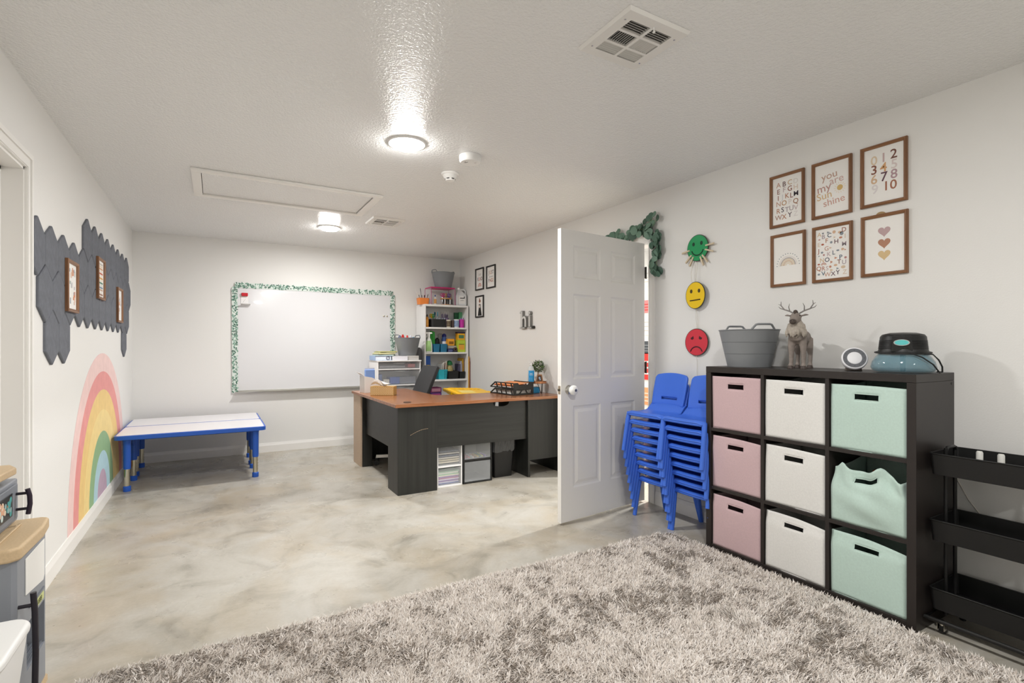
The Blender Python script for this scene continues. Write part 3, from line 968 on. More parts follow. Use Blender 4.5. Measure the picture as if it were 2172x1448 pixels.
# hi. sign
t = thing('letter_sign', 'small grey metal letter sign spelling hi on the wall above the desk', 'sign', (XR - 0.0005, 4.80, 1.525), RW)
def letters3d(mb, s, x, z, size, y0, y1, bold, wide=1.0):
    vs, fs = text_mesh(s, bold)
    n = len(vs)
    P = [(a * size * wide + x, y0, b * size + z) for a, b, _ in vs] + [(a * size * wide + x, y1, b * size + z) for a, b, _ in vs]
    F = [f for f in fs] + [tuple(i + n for i in reversed(f)) for f in fs]
    edge = {}
    for f in fs:
        for i in range(len(f)):
            e = (f[i], f[(i + 1) % len(f)])
            if (e[1], e[0]) in edge: del edge[(e[1], e[0])]
            else: edge[e] = 1
    F += [(a, b, b + n, a + n) for a, b in edge]
    mb.add(P, F)
mb = MB(); letters3d(mb, 'h', -0.055, 0.0, 0.25, -0.030, 0.0, 0.03, 1.05); mb.box(-0.135, -0.03, 0.075, -0.09, 0, 0.092).box(-0.135, -0.03, -0.095, -0.03, 0, -0.08)
obj('letter', mb, mat('#8b8a87', 0.45, 0.4), t)
mb = MB(); letters3d(mb, 'i', 0.065, 0.0, 0.25, -0.030, 0.0, 0.03, 1.05); mb.box(0.03, -0.03, 0.025, 0.08, 0, 0.04).box(0.03, -0.03, -0.095, 0.11, 0, -0.08)
obj('letter', mb, mat('#8b8a87', 0.45, 0.4), t)
obj('full_stop', MB().lathe([(0.016, 0), (0.016, 0.03), (0, 0.03)], 16, Matrix.Translation((0.125, 0, -0.085)) @ RX90), mat('#3f3e3d', 0.4, 0.7), t)
mb = MB(); letters3d(mb, 'h', -0.055, 0.0, 0.25, -0.0312, -0.0302, 0.004, 1.05); mb.box(-0.132, -0.0312, 0.079, -0.093, -0.0302, 0.088).box(-0.132, -0.0312, -0.091, -0.033, -0.0302, -0.084)
obj('letter_face', mb, mat('#dad9d5', 0.4, 0.2), t)
mb = MB(); letters3d(mb, 'i', 0.065, 0.0, 0.25, -0.0312, -0.0302, 0.004, 1.05); mb.box(0.033, -0.0312, -0.091, 0.107, -0.0302, -0.084)
obj('letter_face', mb, mat('#dad9d5', 0.4, 0.2), t)

# ------------------------------------------------------------------ three mood faces with clothes pegs
def face(label, y, z, rx, rz, colr, kind, off):
    t = thing('mood_face', label, 'wall decoration', (XR - off, y, z), RW, 'smiley discs hung in a column')
    obj('disc', MB().prism([(x * rx / 1.0, y_ * rz / 1.0) for x, y_ in circle(1, 40)], -0.006, -0.001, 'y'), mat('#37382f', 0.6), t)
    obj('coloured_face', MB().prism([(x * (rx - 0.004), y_ * (rz - 0.004)) for x, y_ in circle(1, 40)], -0.0072, -0.006, 'y'), mat(colr, 0.4), t)
    dk = mat({'sad': '#4a1620', 'smile': '#123c28', 'flat': '#4a3b12'}[kind], 0.6)
    for sx in (-1, 1):
        mb = MB()
        if kind == 'sad':
            mb.prism([(sx * 0.036 - 0.014, 0.030), (sx * 0.036 + sx * -0.010, 0.044), (sx * 0.036 + 0.014, 0.026), (sx * 0.036 + 0.004, 0.018), (sx * 0.036 - 0.010, 0.020)] if sx < 0 else [(0.050, 0.030), (0.026, 0.044), (0.022, 0.026), (0.032, 0.018), (0.046, 0.020)], -0.0082, -0.0072, 'y')
        else:
            mb.prism([(sx * 0.034 + 0.011 * math.cos(a), 0.030 + 0.014 * math.sin(a)) for a in np.linspace(0, 2 * PI, 16, False)], -0.0082, -0.0072, 'y')
        obj('eye', mb, dk, t)
    if kind == 'smile':
        pts = [(0.05 * math.cos(a), -0.008 + 0.044 * math.sin(a)) for a in np.linspace(PI * 1.06, PI * 1.94, 18)]
    elif kind == 'flat':
        pts = [(x, -0.034 + 0.05 * x) for x in np.linspace(-0.045, 0.045, 5)]
    else:
        pts = [(0.052 * math.cos(a), -0.078 + 0.046 * math.sin(a)) for a in np.linspace(PI * 0.08, PI * 0.92, 18)]
    obj('mouth', MB().tube([(x, -0.0066, z_) for x, z_ in pts], 0.0046, 8), dk, t)
    return t
f1 = face('green happy face disc with clothes pegs clipped round it', 2.495, 1.93, 0.092, 0.094, '#1f9a5c', 'smile', 0.014)
f2 = face('yellow neutral face disc hanging in the middle of the column', 2.502, 1.594, 0.085, 0.096, '#efc81c', 'flat', 0.03)
f3 = face('red sad face disc at the bottom of the column', 2.507, 1.262, 0.101, 0.097, '#d63a48', 'sad', 0.012)
M_STR = mat('#d8d2c4', 0.8)
obj('hanging_string', MB().tube([(-0.006, 0.010, 0.24), (-0.004, 0.0, 0.16), (-0.006, -0.002, 0.09)], 0.0012, 5).tube([(0.008, 0.010, 0.24), (0.008, 0.0, 0.16), (0.006, -0.002, 0.09)], 0.0012, 5).tube([(-0.035, 0.012, 0.23), (-0.045, 0.004, 0.16), (-0.03, -0.004, 0.085)], 0.0012, 5), M_STR, f2)
obj('hanging_string', MB().tube([(0.004, -0.016, 0.24), (-0.006, -0.002, 0.17), (0.002, 0.0, 0.092)], 0.0012, 5).tube([(0.008, -0.016, 0.24), (0.008, 0.002, 0.16), (0.004, 0.0, 0.092)], 0.0012, 5), M_STR, f3)
obj('hanging_string', MB().tube([(0, -0.006, -0.095), (0.003, 0.0, -0.14), (-0.002, 0.003, -0.24), (-0.012, 0.003, -0.36)], 0.0011, 5), M_STR, f3)
pegs = [(188, 'far left', 0.02), (222, 'lower left', 0.0), (240, 'bottom left', 0.0), (292, 'bottom right', 0.0), (308, 'lower right', 0.0), (342, 'right', 0.03), (4, 'upper right', 0.03)]
leg_m = MB().frustum((0.0, -0.0055, 0.074, 0.0055, 0.001), (0.004, -0.005, 0.068, 0.005, 0.007)).mesh(None)
leg_n = MB().frustum((0.004, -0.005, 0.068, 0.005, -0.007), (0.0, -0.0055, 0.074, 0.0055, -0.001)).mesh(None)
spr = MB().lathe([(0.0042, -0.005), (0.0042, 0.005)], 10, Matrix.Translation((0.03, 0, 0)) @ Matrix.Rotation(PI / 2, 4, 'X')).mesh(40)
for a, nm, _ in pegs:
    ar = math.radians(a)
    r = 0.068
    p = thing('clothes_peg', 'wooden clothes peg at the %s edge of the green face' % nm, 'clothes peg', (XR - 0.021, 2.495 - r * math.cos(ar), 1.93 + r * math.sin(ar)), 0, 'clothes pegs on the green face')
    p.rotation_mode = 'QUATERNION'
    ax = Vector((0, -math.cos(ar), math.sin(ar))); zx = Vector((-1, 0, 0)); yx = zx.cross(ax)
    p.rotation_quaternion = Matrix((ax, yx, zx)).transposed().to_quaternion()
    obj('jaw', leg_m, mat('#d9c9ae', 0.7), p)
    obj('jaw', leg_n, mat('#cdbb9e', 0.7), p)
    obj('spring', spr, M_STEEL, p)

# ------------------------------------------------------------------ eucalyptus garland over the door casing
M_LEAF = [mat('#4c6b5a', 0.55, var=(20, 0.15)), mat('#5d7d6b', 0.55, var=(20, 0.15)), mat('#3f5a4b', 0.55, var=(20, 0.15)), mat('#6c8a78', 0.55)]
t = thing('eucalyptus_garland', 'green eucalyptus garland draped over the door casing corner', 'garland', (XR - 0.03, 0, 0))
path = [(3.42, 2.145), (3.30, 2.145), (3.18, 2.150), (3.08, 2.160), (3.00, 2.170), (2.93, 2.145), (2.885, 2.09), (2.875, 2.02), (2.868, 1.94), (2.868, 1.86), (2.878, 1.80)]
obj('stem', MB().tube([(-0.006, y, z) for y, z in path], 0.003, 6), mat('#7d8f68', 0.6), t, smooth=40)
def leaf_mesh(k):
    R = random.Random(k)
    mb = MB()
    n = 14
    vs = [(0, 0, 0)]
    for i in range(n):
        a = 2 * PI * i / n
        r = 1.0 + 0.06 * math.cos(2 * a)
        vs.append((r * math.cos(a), 0.16 * math.cos(a) ** 2 + 0.1 * math.sin(a) * (1 if k % 2 else -1), r * 0.92 * math.sin(a)))
    top = [(x, y - 0.02, z) for x, y, z in vs]
    fs = [(0, 1 + i, 1 + (i + 1) % n) for i in range(n)]
    mb.add(vs, fs)
    mb.add(top, [tuple(reversed(f)) for f in fs])
    return mb.mesh(80, False)
LM = []
for mi in range(4):
    for k in range(2):
        me = leaf_mesh(k)
        me.materials.append(M_LEAF[mi])
        LM.append(me)
R = random.Random(21)
def along(s):
    s *= len(path) - 1
    i = min(int(s), len(path) - 2)
    f = s - i
    return tuple(path[i][q] * (1 - f) + path[i + 1][q] * f for q in (0, 1))
NL = 92
for i in range(NL):
    y, z = along((i + 0.5) / NL)
    sz = R.uniform(0.022, 0.036)
    o = obj('leaf', R.choice(LM), None, t, loc=(-R.uniform(0.0, 0.035), y + R.uniform(-0.042, 0.042), z + R.uniform(-0.045, 0.04)), rot=(R.uniform(-0.5, 0.5), R.uniform(0, 6.28), RW + R.uniform(-0.7, 0.7)))
    o.scale = (sz, sz, sz)
for y, z in ((2.945, 2.235), (2.925, 2.25), (2.895, 2.255), (2.862, 2.09), (2.845, 2.06), (2.99, 2.22), (2.86, 2.22), (3.3, 2.2), (3.36, 2.185)):
    o = obj('leaf', R.choice(LM), None, t, loc=(-0.012, y, z), rot=(R.uniform(-0.4, 0.4), R.uniform(0, 6.28), RW + R.uniform(-0.4, 0.4)))
    o.scale = (0.026, 0.026, 0.03)
    obj('stem', MB().tube([(-0.006, y * 0.5 + along(0.45)[0] * 0.5 if y < 3.05 else y, z - 0.05), (-0.01, y, z)], 0.0015, 5), mat('#7d8f68', 0.6), t)
# ------------------------------------------------------------------ L shaped desk
M_DTOP = wood('#7d4c2e', '#96603d', '#ab7650', 'X', 0.25)
M_LAM_X, M_LAM_Z = black_laminate('X'), black_laminate('Z')
M_BEIGE = mat('#c3ad97', 0.6, var=(60, 0.06))
t = desk = thing('l_shaped_desk', 'L shaped desk with brown wood top and black panels', 'desk', (0, 0, 0))
DZ = 0.755
poly = [(1.27, 4.10), (2.965, 4.10), (2.965, 4.72), (1.90, 4.72), (1.87, 4.75), (1.87, 5.66), (1.27, 5.66)]
obj('desktop', MB().prism(poly, DZ - 0.028, DZ), M_DTOP, t, bevel=0.004)
zt = DZ - 0.029
obj('corner_panel', MB().box(1.30, 4.13, 0, 1.645, 4.15, zt), M_LAM_Z, t, bevel=0.002)
obj('corner_panel', MB().box(1.30, 4.1505, 0, 1.32, 4.41, zt), M_LAM_Z, t, bevel=0.002)
nx, nr = 2.275, 0.085
notch = [(nx + nr * math.cos(a), zt - 0.045 * abs(math.sin(a)) ** 0.6) for a in np.linspace(0, PI, 13)]
poly = [(1.6455, 0.36), (2.549, 0.36), (2.549, zt)] + notch + [(1.6455, zt)]
obj('modesty_panel', MB().prism(poly, 4.142, 4.16, 'y'), M_LAM_X, t)
obj('modesty_panel', MB().box(1.335, 4.4105, 0.34, 1.353, 5.3095, zt), M_LAM_X, t, bevel=0.002)
obj('side_panel', MB().box(2.55, 4.115, 0, 2.572, 4.70, zt), M_LAM_Z, t, bevel=0.002)
obj('end_front_panel', MB().box(2.5725, 4.14, 0.15, 2.928, 4.158, zt), M_LAM_Z, t, bevel=0.002)
obj('side_panel', MB().box(2.9285, 4.115, 0, 2.95, 4.70, zt), M_LAM_Z, t, bevel=0.002)
obj('side_panel', MB().box(1.302, 5.31, 0, 1.40, 5.33, zt), M_LAM_Z, t, bevel=0.002)
obj('pedestal_side', MB().box(1.285, 5.3305, 0, 1.303, 5.63, zt), M_BEIGE, t, bevel=0.002)
obj('pedestal_body', MB().box(1.3035, 5.3305, 0.01, 1.40, 5.63, zt), M_LAM_Z, t)
obj('added_dark_panel', MB().box(1.4005, 5.61, 0, 1.86, 5.63, zt), M_LAM_Z, t, bevel=0.002)  # black panel added so the opening under the return stays dark
mb = MB()
for k in range(9):
    a0, a1 = k / 9, (k + 0.8) / 9
    mb.tube([(1.405 + 0.16 * a, 4.1298, 0.49 + 0.045 * math.sin(a * 1.7)) for a in (a0, (a0 + a1) / 2, a1)], 0.0011, 4)
obj('scratch', mb, mat('#c9ad8c', 0.7), t)
mb = MB().lathe([(0.034, 0), (0.034, 0.003), (0.03, 0.0045), (0.0, 0.0045)], 24, Matrix.Translation((1.415, 4.235, DZ)))
g = obj('cable_grommet', mb, mat('#3a2b22', 0.4), t, smooth=40)

def sheet(name, label, cat, loc, w_, d_, colr, rotz=0, group=None, th=0.0012):
    return tag(obj(name, MB().box(-w_ / 2, -d_ / 2, 0, w_ / 2, d_ / 2, th), mat(colr, 0.7), loc=loc, rot=(0, 0, rotz)), label, cat, group)

# tissue box
t = thing('tissue_box', 'tan patterned tissue box with white tissue sticking out', 'tissue box', (1.43, 5.0, DZ + 0.0005), math.radians(-32))
mb = MB().box(-0.115, -0.057, 0, 0.115, 0.057, 0.088)
obj('carton', mb, mat('#c39a5c', 0.7), t, bevel=0.002)
dm = MB().prism([(0, 0.008), (0.007, 0), (0, -0.008), (-0.007, 0)], -0.0006, 0, 'y').mesh(None)
mb = MB()
for i in range(13):
    for j in range(5):
        x, z = -0.106 + i * 0.0176, 0.010 + j * 0.017
        for ox, oz in ((0, 0), (0.0088, 0.0085)):
            if abs(x + ox) < 0.108 and z + oz < 0.082:
                mb.prism([(x + ox, z + oz + 0.005), (x + ox + 0.004, z + oz), (x + ox, z + oz - 0.005), (x + ox - 0.004, z + oz)], -0.0576, -0.0572, 'y')
for i in range(6):
    for j in range(5):
        y, z = -0.046 + i * 0.018, 0.010 + j * 0.017
        mb.prism([(y, z + 0.005), (y + 0.004, z), (y, z - 0.005), (y - 0.004, z)], -0.1156, -0.1152, 'x')
pt = obj('diamond_pattern', mb, mat('#ead9b4', 0.7), t)
mb = MB()
n = 9
vs, fs = [], []
R = random.Random(5)
for i in range(n):
    for j in range(n):
        a, b = i / (n - 1) - 0.5, j / (n - 1) - 0.5
        h = b + 0.5
        x = a * (0.045 + 0.15 * h) - 0.02 * h
        y = (0.012 + 0.016 * h) * math.sin(a * 11 + h * 2) - 0.04 * h * h
        z = 0.086 + 0.075 * h * (1 - 1.5 * a * a) - 0.055 * max(0, h - 0.6) * (1 + math.sin(a * 7))
        vs.append((x, y, z))
for i in range(n - 1):
    for j in range(n - 1):
        fs.append((i * n + j, i * n + j + 1, (i + 1) * n + j + 1, (i + 1) * n + j))
mb.add(vs, fs)
o = obj('tissue', mb, mat('#fbfaf8', 0.8), t, smooth=80, normals=False)
o.modifiers.new('thick', 'SOLIDIFY').thickness = 0.0012

# white paper carton and blue packet behind the tissue box
t = thing('paper_carton', 'white cardboard carton with slanted open top on the desk end', 'carton', (1.415, 5.40, DZ + 0.0005), math.radians(8))
mb = MB()
mb.prism([(-0.10, 0), (0.11, 0), (0.11, 0.09), (-0.02, 0.155), (-0.10, 0.17)], -0.065, -0.062, 'y')
mb.prism([(-0.10, 0), (0.11, 0), (0.11, 0.10), (-0.02, 0.165), (-0.10, 0.18)], 0.062, 0.065, 'y')
mb.box(-0.10, -0.062, 0, -0.097, 0.062, 0.17).box(0.107, -0.062, 0, 0.11, 0.062, 0.09).box(-0.097, -0.062, 0, 0.107, 0.062, 0.003)
obj('carton_body', mb, mat('#efedea', 0.75), t)
mb = MB().add([(-0.10, -0.065, 0.17), (-0.10, 0.065, 0.18), (-0.145, 0.06, 0.215), (-0.14, -0.06, 0.20)], [(0, 1, 2, 3)])
o = obj('flap', mb, mat('#f3f1ee', 0.75), t)
o.modifiers.new('thick', 'SOLIDIFY').thickness = 0.002
t = thing('blue_packet', 'pale blue plastic packet poking out of the white carton', 'packet', (1.400, 5.395, DZ + 0.005), math.radians(8))
obj('bag', MB().frustum((-0.045, -0.03, 0.045, 0.03, 0.0), (-0.06, -0.012, 0.05, 0.012, 0.232)), mat('#83a2dc', 0.35), t, bevel=0.008)
obj('seal', MB().box(-0.058, -0.002, 0.228, 0.048, 0.002, 0.248), mat('#cdd8ee', 0.4), t)

# office chair tucked inside the L
t = thing('office_chair', 'black office chair with flat back pushed inside the L desk', 'office chair', (1.70, 5.25, 0), math.radians(-90))
M_OC = mat('#242527', 0.55, bump=(300, 0.1, 0.002))
# heading: front towards local -y
o = obj('backrest', MB().prism(rrect(0.44, 0.50, 0.02, 4, 0, 0.25), -0.018, 0.018, 'y'), M_OC, t, bevel=0.008, loc=(0, 0.125, 0.56), rot=(math.radians(-23), 0, 0))
obj('seat', MB().prism(rrect(0.46, 0.44, 0.06, 4, 0, -0.05), 0.42, 0.48), M_OC, t, bevel=0.02)
obj('back_bracket', MB().box(-0.03, 0.10, 0.40, 0.03, 0.20, 0.42).box(-0.03, 0.185, 0.40, 0.03, 0.20, 0.62), M_BLACK, t)
obj('gas_column', MB().lathe([(0.028, 0.10), (0.028, 0.25), (0.018, 0.25), (0.018, 0.42)], 16), M_CHROME, t, smooth=40)
for k in range(5):
    a = math.radians(72 * k - 110)
    sp = obj('base_arm', MB().frustum((0.0, -0.024, 0.27, -0.0 + 0.014, 0.075), (0.0, -0.018, 0.265, 0.012, 0.105)), mat('#c9c7c2', 0.3, 0.6), t, rot=(0, 0, a))
    mb = MB().lathe([(0.026, -0.011), (0.028, -0.006), (0.028, 0.006), (0.026, 0.011)], 16, Matrix.Translation((0.262, 0.018, 0.0285)) @ Matrix.Rotation(PI / 2, 4, 'X'))
    mb.lathe([(0.026, -0.011), (0.028, -0.006), (0.028, 0.006), (0.026, 0.011)], 16, Matrix.Translation((0.262, -0.026, 0.0285)) @ Matrix.Rotation(PI / 2, 4, 'X'))
    mb.box(0.25, -0.016, 0.03, 0.274, 0.008, 0.076)
    obj('caster', mb, M_BLACK, sp, smooth=40)

# clear drawer towers
M_CLEAR = mat('#eef0f2', 0.30, trans=0.0, alpha=0.14, spec=0.5)
M_FROST = mat('#d9dcde', 0.45, alpha=0.36)
def drawer_tower(name, label, x0, x1, y0, y1, zs, frame, z0=0.0, front=M_FROST, lip=True):
    t = thing(name, label, 'drawer unit', ((x0 + x1) / 2, (y0 + y1) / 2, z0))
    W, D = (x1 - x0) / 2, (y1 - y0) / 2
    th = 0.012
    top = zs[-1]
    obj('side', MB().box(-W, -D, 0, -W + th, D, top), frame, t, bevel=0.003)
    obj('side', MB().box(W - th, -D, 0, W, D, top), frame, t, bevel=0.003)
    obj('back', MB().box(-W + th, D - 0.004, 0, W - th, D, top), frame, t)
    for i, z in enumerate(zs):
        obj('rail' if 0 < i < len(zs) - 1 else ('base' if i == 0 else 'top'), MB().box(-W + th, -D, max(0, z - 0.014), W - th, D - 0.005, max(0.014, z)), frame, t, bevel=0.002)
    for i in range(len(zs) - 1):
        a, b = max(0.014, zs[i]) + 0.003, zs[i + 1] - 0.017
        g = 0.004
        d = obj('drawer', MB().box(-W + th + g, -D + 0.004, a, W - th - g, -D + 0.007, b - 0.004).box(-W + th + g, -D + 0.007, a, -W + th + g + 0.002, D - 0.02, b - 0.02).box(W - th - g - 0.002, -D + 0.007, a, W - th - g, D - 0.02, b - 0.02).box(-W + th + g, -D + 0.007, a, W - th - g, D - 0.02, a + 0.002), front, t)
        if lip:
            obj('pull', MB().box(-0.06, -D - 0.006, b - 0.020, 0.06, -D + 0.0035, b - 0.006), front, d, bevel=0.003)
    return t
M_DWH = mat('#f4f3f2', 0.35)
drawer_tower('drawer_tower', 'white framed clear two drawer tower under the desk', 1.665, 1.905, 4.185, 4.53, [0.0, 0.185, 0.385], M_DWH, lip=False, front=M_CLEAR)
drawer_tower('drawer_tower', 'black framed clear two drawer tower under the desk', 1.915, 2.205, 4.185, 4.50, [0.0, 0.215, 0.395], mat('#222222', 0.35), lip=False, front=mat('#d9dcde', 0.4, alpha=0.2))
def slab(name, label, cat, x0, y0, z0, x1, y1, z1, colr, tilt=0.0, group=None, rotz=0.0):
    c = ((x0 + x1) / 2, (y0 + y1) / 2, z0)
    return tag(obj(name, MB().box(x0 - c[0], y0 - c[1], 0, x1 - c[0], y1 - c[1], z1 - z0), mat(colr, 0.65), loc=c, rot=(0, tilt, rotz), bevel=min(0.002, (z1 - z0) * 0.2)), label, cat, group)
gp = 'paper in the white drawer tower'
cs = ['#5c6aa0', '#c9c4d8', '#7f5c9a', '#d6cfe0', '#b06c8c', '#8a6aa8', '#e0dcc8', '#9cc4a0', '#e9e6dc', '#a9c8b0']
for i, c in enumerate(cs):
    slab('paper_pad', '%s pad of paper from the bottom in the lower white tower drawer' % (ORD + ['tenth'])[i], 'paper', 1.69, 4.21, 0.0205 + i * 0.0112, 1.885 - 0.004 * (i % 3), 4.50, 0.0205 + i * 0.0112 + 0.0102, c, 0, gp)
for i, c in enumerate(['#e4d9c0', '#d8ccb0', '#efe9dc', '#4c5878', '#e3e0da', '#6b7488']):
    slab('folder', '%s file folder from the bottom in the upper white tower drawer' % ORD[i], 'folder', 1.69, 4.21, 0.2055 + i * 0.019, 1.885, 4.50, 0.2055 + i * 0.019 + 0.010, c, 0.0, 'folders in the white drawer tower')
for i, (x, c) in enumerate(((1.96, '#e06a94'), (1.985, '#d94a6a'), (2.015, '#e2e2e0'), (2.045, '#d88a3c'), (2.075, '#e7c63c'), (2.10, '#4e9a62'), (2.13, '#e3d24a'), (2.155, '#8a6ac0'))):
    tag(obj('marker', MB().lathe([(0.009, 0), (0.010, 0.004), (0.010, 0.09), (0.006, 0.095), (0.006, 0.12), (0, 0.122)], 10, Matrix.Translation((0, 0, 0.0105)) @ Matrix.Rotation(PI / 2, 4, 'X')), mat(c, 0.4), loc=(x, 4.335, 0.2185), rot=(0, 0, 0.1 * ((i % 3) - 1)), smooth=40), '%s marker from the left in the upper black tower drawer' % ORD[i], 'marker', 'markers in the black drawer tower')

# waste bin with liner
t = thing('waste_bin', 'black waste bin with plastic liner under the desk', 'bin', (2.36, 4.36, 0))
mb = MB()
def rbox(mb, w0, d0, w1, d1, z0, z1, th, r=0.02):
    o0, o1 = rrect(w0, d0, r), rrect(w1, d1, r)
    i0, i1 = rrect(w0 - 2 * th, d0 - 2 * th, r * 0.8), rrect(w1 - 2 * th, d1 - 2 * th, r * 0.8)
    k = len(o0)
    vs = [(*p, z0) for p in o0] + [(*p, z1) for p in o1] + [(*p, z1) for p in i1] + [(*p, z0 + th) for p in i0]
    fs = [(j * k + i, j * k + (i + 1) % k, (j + 1) * k + (i + 1) % k, (j + 1) * k + i) for j in range(3) for i in range(k)]
    fs += [tuple(range(k)), tuple(range(3 * k, 4 * k))]
    mb.add(vs, fs)
    return mb
rbox(mb, 0.19, 0.22, 0.23, 0.26, 0, 0.335, 0.003)
obj('bin_body', mb, mat('#1c1c1c', 0.4), t, smooth=40)
mb = MB()
R = random.Random(2)
k = 48
rect = []
for i in range(k):
    a = 2 * PI * i / k
    ca, sa = math.cos(a), math.sin(a)
    sc = 1 / max(abs(ca) / 0.118, abs(sa) / 0.133)
    rect.append((ca * sc, sa * sc))
vs, fs = [], []
for z, f, jz in ((0.245, 1.0, 0.014), (0.30, 1.012, 0.004), (0.345, 1.02, 0.006), (0.352, 0.985, 0.004), (0.31, 0.95, 0.004)):
    for i in range(k):
        q = f + R.uniform(-0.012, 0.018)
        vs.append((rect[i][0] * q, rect[i][1] * q, z + R.uniform(-jz, jz)))
for j in range(4):
    for i in range(k):
        fs.append((j * k + i, j * k + (i + 1) % k, (j + 1) * k + (i + 1) % k, (j + 1) * k + i))
mb.add(vs, fs)
obj('liner', mb, mat('#4a4b4c', 0.25), t, normals=False)

# storage totes behind the desk, the upper one with a yellow lid
M_TOTE = mat('#26282a', 0.5)
def tote(label, x, y, z, rot=0.0):
    t = thing('storage_tote', label, 'tote', (x, y, z), rot)
    mb = MB()
    rbox(mb, 0.40, 0.36, 0.46, 0.42, 0, 0.335, 0.004, 0.04)
    obj('tub', mb, M_TOTE, t, smooth=40)
    mb = MB()
    o1, o2 = rrect(0.475, 0.435, 0.045), rrect(0.455, 0.415, 0.04)
    k = len(o1)
    mb.add([(*p, 0.315) for p in o1] + [(*p, 0.336) for p in o1] + [(*p, 0.336) for p in o2] + [(*p, 0.315) for p in o2], [(j * k + i, j * k + (i + 1) % k, ((j + 1) % 4) * k + (i + 1) % k, ((j + 1) % 4) * k + i) for j in range(4) for i in range(k)])
    obj('rim', mb, M_TOTE, t)
    return t
tote('black storage tote on the floor beneath the yellow lidded tote', 2.46, 5.19, 0.0, 0.02)
tu = tote('black storage tote with yellow snap lid behind the desk', 2.46, 5.19, 0.337, 0.02)
M_YEL = mat('#f3bf14', 0.38)
mb = MB().prism(rrect(0.50, 0.46, 0.045), 0.0, 0.028)
lid = obj('lid', mb, M_YEL, tu, bevel=0.006, loc=(0, 0, 0.362), rot=(math.radians(6.5), math.radians(3), 0))
mb = MB()
o1, o2 = rrect(0.42, 0.38, 0.03), rrect(0.40, 0.36, 0.025)
k = len(o1)
mb.add([(*p, 0.028) for p in o1] + [(*p, 0.040) for p in o2], [(i, (i + 1) % k, k + (i + 1) % k, k + i) for i in range(k)] + [tuple(range(k, 2 * k))])
obj('lid_panel', mb, M_YEL, lid)
for i in range(7):
    obj('lid_rib', MB().box(-0.17 + i * 0.05, 0.09, 0.0395, -0.14 + i * 0.05, 0.165, 0.0445), M_YEL, lid, bevel=0.002)
obj('lid_label', MB().box(-0.16, -0.12, 0.0395, 0.02, 0.02, 0.0405), mat('#efd980', 0.5), lid)
for sx in (-1, 1):
    obj('snap', MB().box(sx * 0.25 - 0.012, -0.05, 0.0, sx * 0.25 + 0.012, 0.05, 0.032), M_YEL, lid, bevel=0.004)

# two tier letter tray
t = thing('letter_tray', 'black two tier letter tray holding papers on the desk', 'letter tray', (2.60, 4.515, DZ + 0.0005), math.radians(6))
M_TRAY = mat('#262624', 0.45)
W, D = 0.125, 0.20
for k, z in enumerate((0.0, 0.062)):
    base = obj('tray_floor', MB().box(-W, -D, z + 0.002, W, D, z + 0.006), M_TRAY, t)
    # front wall with a scooped cut out
    obj('tray_front', MB().prism([(-W, z), (W, z), (W, z + 0.058), (W * 0.55, z + 0.058), (W * 0.40, z + 0.036 if k else z + 0.058), (-W * 0.40, z + 0.036 if k else z + 0.058), (-W * 0.55, z + 0.058), (-W, z + 0.058)], -D - 0.003, -D, 'y') if k else
        MB().box(-W, -D - 0.003, 0, W, -D, 0.018).box(-W, -D - 0.003, 0.05, W, -D, 0.062).box(-W, -D - 0.003, 0.018, -W * 0.7, -D, 0.05).box(W * 0.7, -D - 0.003, 0.018, W, -D, 0.05).prism([(-0.055, 0.018), (-0.035, 0.018), (-0.005, 0.05), (-0.025, 0.05)], -D - 0.003, -D, 'y').prism([(0.035, 0.018), (0.055, 0.018), (0.035, 0.05), (0.015, 0.05)], -D - 0.003, -D, 'y'), M_TRAY, t)
    for sx in (-1, 1):
        mb = MB()
        x0, x1 = (W - 0.003, W) if sx > 0 else (-W, -W + 0.003)
        mb.box(x0, -D, z, x1, D, z + 0.010).box(x0, -D, z + 0.050, x1, D - 0.09, z + 0.060)
        for y in (-0.195, -0.10, -0.02, 0.06):
            mb.prism([(y, z + 0.010), (y + 0.022, z + 0.010), (y + 0.042, z + 0.050), (y + 0.020, z + 0.050)], x0, x1, 'x')
        mb.prism([(D - 0.03, z + 0.01), (D, z + 0.01), (D - 0.085, z + 0.06), (D - 0.115, z + 0.06)], x0, x1, 'x')
        obj('tray_side', mb, M_TRAY, t)
for i in range(4):
    slab('paper_stack', ['lower white paper stack in the letter tray', 'white paper sheets in the upper letter tray', 'orange paper stack in the upper letter tray', 'orange card sticking up from the upper letter tray'][i], 'paper', 2.50 + 0.01 * (i > 2), 4.34, [0.764, 0.826, 0.8365, 0.860][i], 2.70, 4.68, [0.800, 0.836, 0.8495, 0.8615][i], ['#eceae4', '#efece6', '#e0763a', '#e8935a'][i], 0.0 if i < 3 else -0.10, 'papers in the letter tray', math.radians(6))

# copper plant stand with its load
PSX, PSY = 2.855, 4.43
t = thing('plant_stand', 'round copper plant stand on black hairpin legs', 'stand', (PSX, PSY, DZ + 0.0005))
obj('copper_tray', MB().lathe([(0.0, 0.100), (0.092, 0.100), (0.098, 0.104), (0.098, 0.118), (0.094, 0.120), (0.092, 0.106), (0.0, 0.106)], 36), mat('#c98a62', 0.25, 0.9), t, smooth=40)
for k in range(3):
    a = 2 * PI * k / 3 + 0.5
    ca, sa = math.cos(a), math.sin(a)
    q = lambda r, s, z: (r * ca - s * sa, r * sa + s * ca, z)
    obj('hairpin_leg', MB().tube([q(0.055, -0.028, 0.1), q(0.085, -0.006, 0.004), q(0.088, 0, 0.003), q(0.085, 0.006, 0.004), q(0.055, 0.028, 0.1)], 0.0028, 6), M_BLACK, t, smooth=60)
zs_ = DZ + 0.0065 + 0.1005
t = thing('sanitizer_bottle', 'clear bottle with bright blue label on the copper stand', 'bottle', (2.80, 4.46, zs_))
